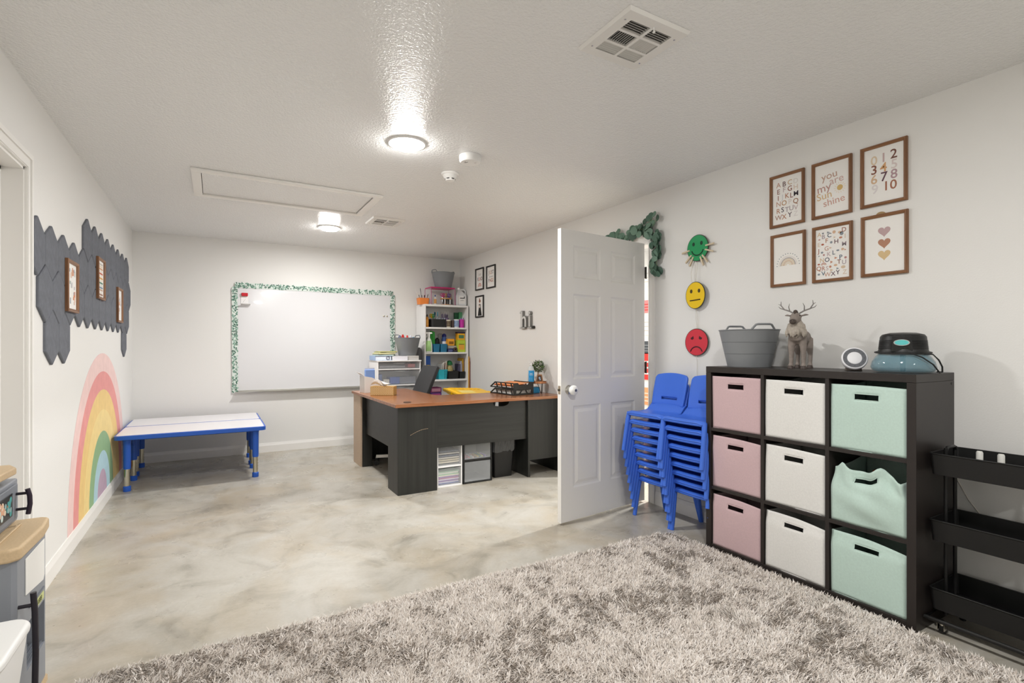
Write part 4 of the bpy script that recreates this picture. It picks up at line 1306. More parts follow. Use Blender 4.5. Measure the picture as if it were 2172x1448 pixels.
obj('bottle_body', MB().lathe([(0.030, 0), (0.033, 0.004), (0.033, 0.13), (0.026, 0.155), (0.013, 0.17), (0.013, 0.18)], 24), mat('#dfe6e8', 0.15, alpha=0.75), t, smooth=40)
lb = obj('label', MB().lathe([(0.0334, 0.008), (0.0334, 0.125)], 24, None, 1, 1, -PI * 0.95, PI * 0.15), mat('#2f9fe0', 0.5), t, smooth=40, normals=False)
mb = MB()
put_text(mb, 'hand', -0.002, 0.095, 0.014, 0.0, 0.02); put_text(mb, 'sanitizer', 0.0, 0.082, 0.011, 0.0, 0.02)
mb.box(-0.018, -0.0004, 0.025, 0.004, 0, 0.05)
vs = [(0.0338 * math.sin(x / 0.0338 - 0.45), -0.0338 * math.cos(x / 0.0338 - 0.45), z) for x, y, z in mb.v]
mb.v = vs
obj('lettering', mb, mat('#f4f8fa', 0.5), lb, normals=False)
obj('pump', MB().lathe([(0.014, 0.178), (0.014, 0.192), (0.005, 0.195), (0.005, 0.215), (0.0, 0.215)], 14).box(-0.032, -0.005, 0.207, 0.008, 0.005, 0.216), mat('#eceeee', 0.3), t, smooth=40)

t = thing('topiary_plant', 'little round topiary tree in a small pot on the copper stand', 'plant', (2.895, 4.475, zs_))
obj('pot', MB().shell([(0.0, 0.0), (0.026, 0.0), (0.036, 0.055), (0.032, 0.055), (0.024, 0.008), (0.0, 0.008)], 20), mat('#d8d2c8', 0.6), t, smooth=40)
obj('trunk', MB().tube([(0, 0, 0.008), (0.002, 0, 0.06), (0, 0, 0.13)], 0.005, 7), mat('#6a4e38', 0.8), t)
mb = MB()
R = random.Random(8)
for i in range(420):
    v = Vector((R.gauss(0, 1), R.gauss(0, 1), R.gauss(0, 1))).normalized()
    r = 0.062 * (0.55 + 0.5 * R.random() ** 0.5)
    c = v * r + Vector((0, 0, 0.165))
    a = Vector((R.gauss(0, 1), R.gauss(0, 1), R.gauss(0, 1))).normalized()
    b = v.cross(a).normalized()
    L = (v * 0.8 + a * 0.8).normalized() * R.uniform(0.010, 0.017)
    Wd = b * R.uniform(0.003, 0.005)
    mb.m = R.randrange(3)
    mb.add([c - L, c + Wd, c + L, c - Wd], [(0, 1, 2, 3)])
obj('foliage', mb, [mat('#3f5a2c', 0.6), mat('#5c7a3c', 0.6), mat('#2f4424', 0.6)], t, normals=False, kind='stuff')

t = thing('wooden_sign', 'small tapered wooden block with dark picture on copper stand', 'ornament', (2.862, 4.395, zs_), math.radians(-35))
obj('block', MB().frustum((-0.040, -0.010, 0.040, 0.014, 0.0), (-0.024, -0.006, 0.024, 0.008, 0.085)), wood('#8a5c3a', '#a87850', '#be9068', 'Z', 0.5), t, bevel=0.002)
obj('picture', MB().add([(-0.026, -0.0098, 0.018), (0.026, -0.0098, 0.018), (0.018, -0.0076, 0.074), (-0.018, -0.0076, 0.074)], [(0, 1, 2, 3)]), mat('#4a3a30', 0.6), t, normals=False)
mb = MB()
flat(mb, circle(0.009, 10, 0.0, 0.050, 1.3), -0.0093); flat(mb, circle(0.007, 8, 0.006, 0.034, 1.2), -0.0098)
obj('picture_figure', mb, mat('#a9c0d8', 0.6), t, normals=False)

t = thing('wipes_pack', 'blue soft pack of wipes under the copper stand', 'packet', (2.835, 4.435, DZ + 0.0005), math.radians(10))
obj('pack', MB().prism(rrect(0.10, 0.055, 0.02), 0, 0.062), mat('#2a9ad6', 0.3), t, bevel=0.008)
obj('lid', MB().prism(rrect(0.05, 0.028, 0.008), 0.062, 0.068), mat('#e8eef2', 0.35), t, bevel=0.002)
# ------------------------------------------------------------------ flexible tubs
def flex_tub(label, loc, rotz, rt, rb, h, colr='#6f7275', sy=0.92, seams=True, handle=0.03, group=None):
    t = thing('flexible_tub', label, 'tub', loc, rotz, group)
    m = mat(colr, 0.5)
    th = 0.004
    obj('tub_wall', MB().shell([(0.0, 0.0), (rb, 0.0), (rb + (rt - rb) * 0.5, h * 0.5), (rt, h), (rt + 0.004, h + 0.001), (rt + 0.004, h + 0.006), (rt - th, h + 0.006), (rt - th, h), (rb - th + (rt - rb) * 0.5, h * 0.5), (rb - th, th), (0.0, th)], 40, None, 1, sy), m, t, smooth=50)
    if seams:
        for f in (0.36, 0.68):
            r = rb + (rt - rb) * f
            obj('seam', MB().shell([(r - 0.001, h * f - 0.0012), (r + 0.0018, h * f), (r - 0.001, h * f + 0.0012)], 40, None, 1, sy), mat('#6d7073', 0.5), t)
    for s in (-1, 1):
        pts = []
        for i in range(13):
            a = -0.42 + 0.84 * i / 12
            k = i / 12
            lift = handle * min(1.0, min(k, 1 - k) * 5.5)
            pts.append((s * (rt + 0.001) * math.cos(a), sy * (rt + 0.001) * math.sin(a), h + 0.003 + lift))
        obj('handle', MB().tube(pts, 0.006, 8), m, t, smooth=60)
    return t

# ------------------------------------------------------------------ cube organiser with nine fabric bins
CX0, CY0, CY1, CH, CD = 2.602, 1.040, 2.130, 1.11, 0.375
CW = CY1 - CY0
M_ESP = mat('#2b2624', 0.38, var=(3, 0.08))
cub = thing('cube_organizer', 'black brown nine cube storage organizer against the right wall', 'shelf', (CX0, CY1, 0), RW)
# local: x 0..CW to the right in the picture, y 0 (front) .. CD (wall)
ot, it = 0.036, 0.019
obj('side_panel', MB().box(0, 0, 0, ot, CD, CH - ot - 0.0005), M_ESP, cub, bevel=0.0015)
obj('side_panel', MB().box(CW - ot, 0, 0, CW, CD, CH - ot - 0.0005), M_ESP, cub, bevel=0.0015)
obj('top_panel', MB().box(0, 0, CH - ot, CW, CD, CH), M_ESP, cub, bevel=0.0015)
obj('bottom_panel', MB().box(ot, 0.002, 0.0, CW - ot, CD, ot), M_ESP, cub, bevel=0.0015)
cw = (CW - 2 * ot - 2 * it) / 3
chh = (CH - 2 * ot - 2 * it) / 3
for k in (1, 2):
    x = ot + k * cw + (k - 1) * it
    obj('divider', MB().box(x, 0.002, ot, x + it, CD, CH - ot), M_ESP, cub, bevel=0.001)
    z = ot + k * chh + (k - 1) * it
    for c in range(3):
        x = ot + c * (cw + it)
        obj('shelf', MB().box(x, 0.002, z, x + cw, CD, z + it), M_ESP, cub, bevel=0.001)
obj('cam_cover', MB().lathe([(0.006, 0), (0.006, 0.001), (0, 0.001)], 10, Matrix.Translation((CW, CD - 0.03, CH - 0.05)) @ Matrix.Rotation(PI / 2, 4, 'Y')), mat('#171514', 0.5), cub)

def smooth01(x):
    x = max(0.0, min(1.0, x))
    return x * x * (3 - 2 * x)
def fabric_bin(label, col, row, colr, seed, droop=0.0, slouch=False, recess=0.012):
    """col 0..2 left to right, row 0 top .. 2 bottom"""
    R = random.Random(seed)
    x0 = ot + col * (cw + it)
    z0 = ot + (2 - row) * (chh + it)
    W, Hh, D = cw - 0.012, chh - 0.022, 0.345
    t = thing('fabric_bin', label, 'bin', (CX0, CY1 - x0 - cw / 2, z0 + 0.0008), RW, 'fabric bins in the cube organizer')
    nx, nz, ny = 24, 22, 12
    hx0, hx1, hz0, hz1 = -0.052, 0.052, Hh - 0.072, Hh - 0.042
    ph = [R.uniform(0, 6) for _ in range(8)]
    def shape(u, v):         # u -1..1 across, v 0..1 up, for the front sheet
        x = u * W / 2
        z = v * Hh
        y = recess
        y += 0.0025 * math.sin(2.1 * u + ph[0]) * math.sin(3 * v + ph[1]) - 0.006 * (1 - u * u) * math.sin(PI * v) * 0.6
        top = smooth01((v - 0.72) / 0.28)
        z -= top * droop * (0.35 + 0.35 * u + 0.30 * abs(u + R_off) ** 1.5)
        y += top * droop * 0.25
        if slouch:
            s = smooth01((v - 0.35) / 0.65)
            x *= 1 - 0.10 * s * s
            z -= s * (0.055 - 0.030 * math.exp(-((u + 0.72) / 0.16) ** 2) - 0.034 * math.exp(-((u - 0.42) / 0.2) ** 2) + 0.02 * smooth01((u - 0.7) / 0.3))
            y += -0.022 * math.sin(PI * min(1, v * 1.25)) * (1 - u * u) + 0.012 * math.sin(u * 8 + v * 3) * s + 0.010 * math.sin(v * 16 + u * 3) * (1 - abs(u)) * 0.5
        return x, y, z
    R_off = R.uniform(-0.25, 0.15)
    us = [-1 + 2 * i / nx for i in range(nx + 1)]
    vs_ = [j / nz for j in range(nz + 1)]
    # snap grid lines to the handle hole
    def snap(lst, val):
        i = min(range(len(lst)), key=lambda q: abs(lst[q] - val))
        lst[i] = val
        return i
    ia, ib = snap(us, hx0 / (W / 2)), snap(us, hx1 / (W / 2))
    ja, jb = snap(vs_, hz0 / Hh), snap(vs_, hz1 / Hh)
    mb = MB()
    P = [[shape(u, v) for v in vs_] for u in us]
    idx = lambda i, j: i * (nz + 1) + j
    V = [P[i][j] for i in range(nx + 1) for j in range(nz + 1)]
    F = []
    for i in range(nx):
        for j in range(nz):
            if ia <= i < ib and ja <= j < jb:
                continue
            F.append((idx(i, j), idx(i + 1, j), idx(i + 1, j + 1), idx(i, j + 1)))
    # sides and back: extrude the left, right edges backwards
    base = len(V)
    def wall(cols, bx):
        n0 = len(V)
        for j in range(nz + 1):
            x, y, z = P[cols][j]
            for k in range(ny + 1):
                f = k / ny
                V.append((x * (1 - f) + bx * f, y + (D - y) * f, z * (1 - f) + (j / nz * Hh * (0.93 if slouch else 1)) * f - 0.012 * math.sin(PI * f) * smooth01((j / nz - 0.6) / 0.4)))
        for j in range(nz):
            for k in range(ny):
                F.append((n0 + j * (ny + 1) + k, n0 + j * (ny + 1) + k + 1, n0 + (j + 1) * (ny + 1) + k + 1, n0 + (j + 1) * (ny + 1) + k))
    wall(0, -W / 2)
    wall(nx, W / 2)
    n0 = len(V)
    zb = Hh * (0.93 if slouch else 1)
    V += [(-W / 2, D, 0), (W / 2, D, 0), (W / 2, D, zb), (-W / 2, D, zb)]
    F.append((n0, n0 + 1, n0 + 2, n0 + 3))
    n0 = len(V)
    V += [(-W / 2, recess, 0), (W / 2, recess, 0), (W / 2, D, 0), (-W / 2, D, 0)]
    F.append((n0, n0 + 1, n0 + 2, n0 + 3))
    mb.add(V, F)
    me = mb.mesh(60, False)
    m = mat(colr, 0.85, var=(120, 0.04), bump=(500, 0.15, 0.001), sheen=0.15)
    o = obj('body', me, m, t)
    s = o.modifiers.new('thick', 'SOLIDIFY')
    s.thickness = 0.003
    s.offset = 0
    ring = [P[i][ja] for i in range(ia, ib)] + [P[ib][j] for j in range(ja, jb)] + [P[i][jb] for i in range(ib, ia, -1)] + [P[ia][j] for j in range(jb, ja, -1)]
    obj('handle_trim', MB().tube([(x, y - 0.0008, z) for x, y, z in ring], 0.0022, 5, closed=True), m, t, smooth=60)
    return t
PK, WH, MI = '#ccb0b3', '#e4e3df', '#bdd4ca'
names = [('top', 'left'), ('top', 'middle'), ('top', 'right')]
fabric_bin('pink fabric bin in the top left cube', 0, 0, PK, 1, 0.0)
fabric_bin('pink fabric bin in the middle cube of the left column', 0, 1, PK, 2, 0.018)
fabric_bin('pink fabric bin in the bottom left cube', 0, 2, PK, 3, 0.022)
fabric_bin('white fabric bin in the top cube of the middle column', 1, 0, WH, 4, 0.006)
fabric_bin('white fabric bin in the centre cube', 1, 1, WH, 5, 0.012)
fabric_bin('white fabric bin in the bottom cube of the middle column', 1, 2, WH, 6, 0.034)
fabric_bin('mint green fabric bin in the top right cube', 2, 0, MI, 7, 0.010)
fabric_bin('slouching crumpled mint green fabric bin in the middle right cube', 2, 1, MI, 8, 0.0, True)
fabric_bin('mint green fabric bin in the bottom right cube', 2, 2, MI, 9, 0.038)
t = thing('toy_ball', 'small dark toy showing over the slouching mint bin', 'toy', (CX0 + 0.17, 1.255, 0.66), 0)
obj('ball', MB().ball((0, 0, 0.0), 0.035), mat('#2c3f57', 0.4), t, smooth=60)
obj('patch', MB().ball((-0.02, 0.006, 0.012), 0.019), mat('#b5582c', 0.5), t, smooth=60)
t.location.z = 0.385 + 0.225

# things on top of the organiser
flex_tub('grey flexible tub with two handles on the cube organizer', (2.782, 1.965, CH + 0.0005), math.radians(62), 0.178, 0.128, 0.215, '#84878a')

def deer():
    t = thing('reindeer_figure', 'grey brown toy reindeer with antlers standing on cube organizer', 'toy', (2.765, 1.645, CH + 0.0005), math.radians(-72))
    # local: front towards -y
    mb = MB()
    mb.tube([(0, 0.115, 0.168), (0, 0.08, 0.172), (0, 0.02, 0.168), (0, -0.035, 0.172), (0, -0.062, 0.185), (0, -0.075, 0.20)], [0.026, 0.040, 0.041, 0.045, 0.042, 0.03], 14)
    mb.tube([(0, -0.05, 0.185), (0, -0.07, 0.215), (0, -0.078, 0.245), (0, -0.078, 0.27)], [0.044, 0.036, 0.029, 0.025], 12)
    mb.tube([(0, -0.060, 0.278), (0, -0.085, 0.276), (0, -0.112, 0.262), (0, -0.136, 0.252), (0, -0.142, 0.250)], [0.024, 0.028, 0.023, 0.019, 0.012], 12)
    mb.tube([(0, -0.085, 0.215), (0, -0.098, 0.185), (0, -0.085, 0.16)], [0.022, 0.018, 0.005], 8)
    mb.tube([(0, 0.13, 0.18), (0, 0.148, 0.172)], [0.014, 0.006], 8)
    for s in (-1, 1):
        mb.tube([(s * 0.022, -0.045, 0.165), (s * 0.029, -0.048, 0.115), (s * 0.029, -0.046, 0.075), (s * 0.030, -0.050, 0.028), (s * 0.031, -0.055, 0.012)], [0.024, 0.017, 0.013, 0.0105, 0.016], 10)
        mb.tube([(s * 0.022, 0.085, 0.165), (s * 0.031, 0.080, 0.115), (s * 0.031, 0.103, 0.075), (s * 0.031, 0.098, 0.03), (s * 0.031, 0.090, 0.012)], [0.027, 0.019, 0.012, 0.010, 0.015], 10)
        mb.tube([(s * 0.02, -0.07, 0.283), (s * 0.045, -0.066, 0.290), (s * 0.060, -0.062, 0.288)], [0.007, 0.011, 0.003], 8, flat=0.5)
    me = mb.mesh(None)
    o = obj('body', me, mat('#8a8079', 0.7, var=(60, 0.12), bump=(200, 0.25, 0.003)), t)
    r = o.modifiers.new('remesh', 'REMESH'); r.mode = 'VOXEL'; r.voxel_size = 0.0034; r.use_smooth_shade = True
    sm = o.modifiers.new('smooth', 'SMOOTH'); sm.factor = 0.6; sm.iterations = 4
    # neck ruff, lighter muzzle, eyes, hooves, antlers
    mb = MB()
    mb.tube([(0, -0.078, 0.258), (0, -0.074, 0.238), (0, -0.072, 0.212), (0, -0.080, 0.186), (0, -0.092, 0.164)], [0.027, 0.038, 0.047, 0.038, 0.008], 14)
    R = random.Random(4)
    for i in range(34):
        a = R.uniform(-1.7, 1.7)
        z = R.uniform(0.20, 0.245)
        rr = 0.040 + 0.010 * (0.245 - z) / 0.045
        x, y = rr * math.sin(a), -0.073 - rr * math.cos(a)
        mb.tube([(x * 0.85, y + 0.006, z), (x, y, z - 0.016), (x * 0.95, y + 0.002, z - 0.036)], [0.008, 0.007, 0.002], 6)
    o = obj('neck_ruff', mb, mat('#aaa196', 0.85, var=(80, 0.15)), t, smooth=60)
    r = o.modifiers.new('remesh', 'REMESH'); r.mode = 'VOXEL'; r.voxel_size = 0.003; r.use_smooth_shade = True
    sm = o.modifiers.new('smooth', 'SMOOTH'); sm.factor = 0.5; sm.iterations = 3
    obj('muzzle_tip', MB().ball((0, -0.139, 0.2525), 0.0175, 0.0125, 0.0145), mat('#4d433d', 0.6), t, smooth=60)
    obj('forelock', MB().tube([(0, -0.062, 0.298), (0, -0.085, 0.305), (0, -0.104, 0.292)], [0.010, 0.012, 0.003], 8), mat('#4d433d', 0.8), t, smooth=60)
    for s in (-1, 1):
        obj('eye', MB().ball((s * 0.0215, -0.094, 0.284), 0.0045), mat('#1a1613', 0.2), t, smooth=60)
        obj('nostril', MB().ball((s * 0.007, -0.1510, 0.256), 0.003, 0.002, 0.002), mat('#1e1a18', 0.5), t, smooth=60)
        mb = MB()
        main = [(s * 0.012, -0.06, 0.298), (s * 0.035, -0.055, 0.312), (s * 0.062, -0.052, 0.322), (s * 0.078, -0.058, 0.345), (s * 0.076, -0.062, 0.366)]
        mb.tube(main, [0.0042, 0.004, 0.0036, 0.003, 0.0012], 7)
        mb.tube([(s * 0.035, -0.055, 0.312), (s * 0.038, -0.066, 0.335), (s * 0.032, -0.07, 0.352)], [0.0034, 0.0026, 0.001], 6)
        mb.tube([(s * 0.062, -0.052, 0.322), (s * 0.084, -0.05, 0.330), (s * 0.092, -0.05, 0.340)], [0.003, 0.0022, 0.001], 6)
        mb.tube([(s * 0.078, -0.058, 0.345), (s * 0.090, -0.06, 0.352)], [0.0024, 0.001], 6)
        obj('antler', mb, mat('#8b8784', 0.5), t, smooth=60)
        for y in (-0.056, 0.089):
            obj('hoof', MB().lathe([(0.0165, 0.0), (0.0165, 0.006), (0.012, 0.016), (0, 0.018)], 12, Matrix.Translation((s * 0.031, y, 0))), mat('#4a3f3a', 0.5), t, smooth=40)
deer()

t = thing('round_speaker', 'small round white smart speaker tilted up on cube organizer', 'speaker', (2.745, 1.36, CH + 0.0005), math.radians(-58))
Mx = Matrix.Translation((0, -0.012, 0.056)) @ Matrix.Rotation(math.radians(72), 4, 'X')
obj('shell', MB().lathe([(0.0, -0.035), (0.03, -0.032), (0.046, -0.02), (0.055, 0.0), (0.056, 0.02), (0.053, 0.026), (0.05, 0.027)], 36, Mx), mat('#e4e4e8', 0.35), t, smooth=50)
obj('face_ring', MB().shell([(0.051, 0.0245), (0.048, 0.0275), (0.031, 0.0275), (0.030, 0.0245)], 36, Mx), mat('#56585e', 0.5), t, smooth=40)
obj('speaker_centre', MB().lathe([(0.0305, 0.0245), (0.0295, 0.0285), (0.02, 0.030), (0.0, 0.0305)], 36, Mx), mat('#e3e3e6', 0.4), t, smooth=40)
for k in range(12):
    a = 2 * PI * k / 12
    obj('button_mark', MB().lathe([(0.0018, 0.0274), (0.0018, 0.0281), (0, 0.0281)], 8, Mx @ Matrix.Translation((0.040 * math.cos(a), 0.040 * math.sin(a), 0))), mat('#26282c', 0.5), t)
obj('foot', MB().frustum((-0.035, -0.02, 0.035, 0.045, 0.0), (-0.03, -0.005, 0.03, 0.035, 0.022)), mat('#6a625c', 0.5), t, bevel=0.003)

t = thing('humidifier', 'humidifier with clear blue tank and black motor top', 'humidifier', (2.778, 1.163, CH + 0.0005), math.radians(-62))
M_TANK = mat('#7fa9b8', 0.08, alpha=0.40, spec=0.7, coat=0.5)
obj('tank', MB().shell([(0.0, 0.0), (0.100, 0.0), (0.118, 0.006), (0.126, 0.025), (0.120, 0.05), (0.105, 0.075), (0.093, 0.088), (0.091, 0.086), (0.103, 0.072), (0.117, 0.048), (0.123, 0.025), (0.115, 0.008), (0.1, 0.003), (0.0, 0.003)], 44, None, 1, 0.86), M_TANK, t, smooth=50)
obj('float_stem', MB().lathe([(0.011, 0.005), (0.011, 0.08), (0.02, 0.086), (0, 0.086)], 14), mat('#4d6570', 0.4), t, smooth=40)
mot = obj('motor_top', MB().lathe([(0.098, 0.088), (0.099, 0.094), (0.094, 0.105), (0.088, 0.165), (0.080, 0.176), (0.050, 0.184), (0.0, 0.186)], 44, None, 1, 0.86), mat('#161718', 0.4), t, smooth=40)
for k in range(7):
    z = 0.108 + k * 0.0062
    r = 0.0945 - (z - 0.105) * 0.1
    obj('cooling_rib', MB().shell([(r - 0.001, z), (r + 0.0012, z + 0.0012), (r + 0.0012, z + 0.003), (r - 0.001, z + 0.0042)], 44, None, 1, 0.86), mat('#161718', 0.4), mot)
bdg = obj('badge', MB().prism([(0.030 * c, 0.0145 * s) for c, s in [(math.cos(a), math.sin(a)) for a in np.linspace(0, 2 * PI, 24, False)]], -0.004, 0.0, 'y', Matrix.Translation((-0.012, -0.078, 0.138)) @ Matrix.Rotation(math.radians(-5), 4, 'X')), mat('#c9ccce', 0.2, 0.8), mot, smooth=40)
obj('badge_face', MB().prism([(0.026 * c, 0.0115 * s) for c, s in [(math.cos(a), math.sin(a)) for a in np.linspace(0, 2 * PI, 24, False)]], -0.0052, -0.003, 'y', Matrix.Translation((-0.012, -0.078, 0.138)) @ Matrix.Rotation(math.radians(-5), 4, 'X')), mat('#5fc3c4', 0.3), bdg)
obj('front_plate', MB().prism([(-0.052, 0.094), (0.030, 0.094), (0.026, 0.17), (-0.045, 0.17)], -0.080, -0.060, 'y'), mat('#1b1c1d', 0.25), mot, bevel=0.004)
pts = []
for i in range(90):
    a = i / 89 * 2 * PI * 2.6 - 1.2
    k = i / 89
    r = 0.106 + 0.004 * math.sin(a * 3)
    z = 0.092 + 0.006 * math.sin(a) - (0.0 if k < 0.72 else 0)
    pts.append((r * math.cos(a), r * 0.88 * math.sin(a), z))
pts += [(0.10, -0.075, 0.085), (0.122, -0.06, 0.06), (0.136, -0.045, 0.03), (0.14, -0.02, 0.006), (0.128, 0.03, 0.004)]
obj('power_cord', MB().tube(pts, 0.0034, 6), mat('#141414', 0.5), t, smooth=60)
pts = [(0.02, -0.096, 0.09), (0.06, -0.10, 0.072), (0.10, -0.085, 0.04), (0.118, -0.075, 0.012), (0.127, -0.05, 0.004), (0.135, -0.01, 0.004)]
obj('power_cord', MB().tube(pts, 0.0034, 6), mat('#141414', 0.5), t, smooth=60)

# ------------------------------------------------------------------ black rolling cart
M_CART = mat('#171717', 0.42)
t = thing('utility_cart', 'black three tier rolling utility cart beside the cube organizer', 'cart', (2.665, 1.018, 0), RW)
# local: x 0..CL to the right in the picture (towards -y of the room), y 0..0.26 towards the wall
CL, CDp = 0.42, 0.262
for k, z in enumerate((0.108, 0.400, 0.684)):
    mb = MB()
    hgt = 0.088
    rbox(mb, CL - 0.012, CDp - 0.012, CL, CDp, 0, hgt, 0.0022, 0.014)
    tr = obj('tray', mb, M_CART, t, smooth=40, loc=(CL / 2, CDp / 2, z))
    mb = MB()
    mb.tube([(p[0], p[1], hgt) for p in rrect(CL, CDp, 0.014, 4)], 0.0035, 6, closed=True)
    obj('tray_rim', mb, M_CART, tr, smooth=60)
for x in (0.028, CL - 0.028):
    mb = MB().tube([(x, 0.085, 0.065), (x, 0.085, 0.79)], 0.0075, 8).tube([(x, 0.177, 0.065), (x, 0.177, 0.79)], 0.0075, 8)
    mb.tube([(x, 0.085, 0.775), (x, 0.10, 0.79), (x, 0.165, 0.79), (x, 0.177, 0.775)], 0.0075, 8)
    obj('upright', mb, M_CART, t, smooth=50)
mb = MB().tube([(-0.012, -0.005, 0.065), (CL + 0.012, -0.005, 0.065), (CL + 0.012, CDp + 0.005, 0.065), (-0.012, CDp + 0.005, 0.065)], 0.0095, 8, closed=True)
obj('base_frame', mb, M_CART, t, smooth=60)
for x in (0.035, CL - 0.035):
    for y in (0.03, CDp - 0.03):
        mb = MB().lathe([(0.006, 0.03), (0.013, 0.044), (0.013, 0.052), (0.007, 0.06)], 12, Matrix.Translation((x, y, 0)))
        mb.box(x - 0.013, y - 0.016, 0.020, x - 0.011, y + 0.018, 0.048).box(x + 0.011, y - 0.016, 0.020, x + 0.013, y + 0.018, 0.048)
        ca = obj('caster', mb, M_CHROME, t, smooth=40)
        obj('wheel', MB().lathe([(0.021, -0.009), (0.0235, -0.006), (0.0235, 0.006), (0.021, 0.009)], 18, Matrix.Translation((x, y + 0.010, 0.0237)) @ Matrix.Rotation(PI / 2, 4, 'Y')), mat('#141414', 0.5), ca, smooth=40)
for i, y in enumerate((0.905, 0.835)):
    tag(obj('small_bottle', MB().lathe([(0.011, 0), (0.012, 0.01), (0.012, 0.088), (0.009, 0.094), (0, 0.094)], 14), mat('#efeee8', 0.5), loc=(2.84, y, 0.6875), smooth=40), 'white bottle cap showing in the top cart tray, ' + ('left' if i == 0 else 'right') + ' one', 'bottle', 'white caps in the cart')
tag(obj('wall_cable', MB().tube([(XR - 0.004, 1.055, 0.66), (XR - 0.006, 1.02, 0.60), (XR - 0.006, 0.985, 0.53), (XR - 0.006, 0.94, 0.47)], 0.003, 6), mat('#d9d6cf', 0.5), smooth=60), 'thin white cable running down the wall behind the cart', 'cable')
# ------------------------------------------------------------------ white bookcase in the far right corner
SX0, SX1, SY0, SY1 = 2.335, 2.955, 6.30, 6.612
M_SH = mat('#efeeec', 0.4)
t = thing('bookcase', 'narrow white bookcase full of classroom supplies in the corner', 'bookcase', ((SX0 + SX1) / 2, (SY0 + SY1) / 2, 0))
hw, hd = (SX1 - SX0) / 2, (SY1 - SY0) / 2
SZ = [1.782, 1.485, 1.157, 0.80, 0.43, 0.08]
obj('side_panel', MB().box(-hw, -hd, 0, -hw + 0.018, hd, SZ[0] - 0.025), M_SH, t, bevel=0.001)
obj('side_panel', MB().box(hw - 0.018, -hd, 0, hw, hd, SZ[0] - 0.025), M_SH, t, bevel=0.001)
obj('back_panel', MB().box(-hw + 0.018, hd - 0.006, 0, hw - 0.018, hd, SZ[0] - 0.025), M_SH, t)
obj('top_panel', MB().box(-hw, -hd, SZ[0] - 0.025, hw, hd, SZ[0]), M_SH, t, bevel=0.001)
for z in SZ[1:]:
    obj('shelf', MB().box(-hw + 0.0185, -hd + 0.002, z - 0.022, hw - 0.0185, hd - 0.0065, z), M_SH, t, bevel=0.001)

def zof(u, v, y): return vz(u, v, y)
def cont(name, label, cat, u0, u1, vt, y, z, colr, depth=None, taper=0.86, group=None, th=0.002, r=0.012, rim=True):
    """open tapered container standing at depth y (its front), width and height read from the picture"""
    x0, x1 = ux(u0, y), ux(u1, y)
    W = x1 - x0
    D = depth or W
    Hh = max(0.03, vz((u0 + u1) / 2, vt, y) - z)
    t = thing(name, label, cat, ((x0 + x1) / 2, y + D / 2, z + 0.0005), 0, group)
    mb = MB()
    rbox(mb, W * taper, D * taper, W, D, 0, Hh, th, min(r, W * 0.3, D * 0.3))
    obj('wall', mb, mat(colr, 0.45), t, smooth=40)
    if rim:
        obj('rim', MB().tube([(a, b, Hh) for a, b in rrect(W, D, min(r, W * 0.3, D * 0.3), 4)], 0.0025, 6, closed=True), mat(colr, 0.45), t, smooth=60)
    return t, W, D, Hh
def cup(name, label, u0, u1, vt, y, z, colr, group='cups on the bookcase', bandc=None):
    x0, x1 = ux(u0, y), ux(u1, y)
    r = (x1 - x0) / 2
    Hh = vz((u0 + u1) / 2, vt, y) - z
    t = thing(name, label, 'cup', ((x0 + x1) / 2, y + r, z + 0.0005), 0, group)
    obj('cup_wall', MB().shell([(0, 0), (r * 0.95, 0), (r, Hh), (r - 0.002, Hh), (r * 0.95 - 0.002, 0.003), (0, 0.003)], 20), mat(colr, 0.45), t, smooth=40)
    if bandc:
        obj('printed_band', MB().lathe([(r * 0.965 + 0.0008, Hh * 0.12), (r * 0.995 + 0.0008, Hh * 0.85)], 20, None, 1, 1, -PI, 0), mat(bandc, 0.5, var=(90, 0.5)), t, smooth=40, normals=False)
    return t, r, Hh
def stick(name, label, cat, x, y, z, L, lean, az, r, colr, tip=None, group=None, tipl=0.25):
    d = Vector((math.sin(lean) * math.cos(az), math.sin(lean) * math.sin(az), math.cos(lean)))
    t = thing(name, label, cat, (x, y, z), 0, group)
    obj('shaft', MB().tube([(0, 0, 0), d * (L * (1 - tipl))], r, 6), mat(colr, 0.5), t, smooth=60)
    obj('tip', MB().tube([d * (L * (1 - tipl)), d * (L * (1 - tipl * 0.35)), d * L], [r * 1.1, r * 1.5, r * 0.4], 6), mat(tip or colr, 0.7), t, smooth=60)
    return t
def scissors(label, x, y, z, colr, yaw=0.0, s=1.0, group='scissors on the bookcase'):
    t = thing('scissors', label, 'scissors', (x, y, z), yaw, group)
    for k in (-1, 1):
        ring = [(k * (0.014 + 0.013 * math.cos(a)) * s, 0.001 * k, (0.108 + 0.020 * math.sin(a)) * s) for a in np.linspace(0, 2 * PI, 14, False)]
        h = obj('handle', MB().tube(ring, 0.0042 * s, 6, closed=True).tube([(k * 0.010 * s, 0.001 * k, 0.092 * s), (-k * 0.002 * s, 0.001 * k, 0.070 * s)], 0.0045 * s, 6), mat(colr, 0.4), t, smooth=60)
        obj('blade', MB().prism([(-k * 0.006 * s, 0.075 * s), (k * 0.002 * s, 0.075 * s), (k * 0.001 * s, 0.0), (-k * 0.002 * s, 0.002)], 0.0008 * k - 0.0006, 0.0008 * k + 0.0006, 'y'), mat('#b9bcc0', 0.25, 0.9), t)
    return t
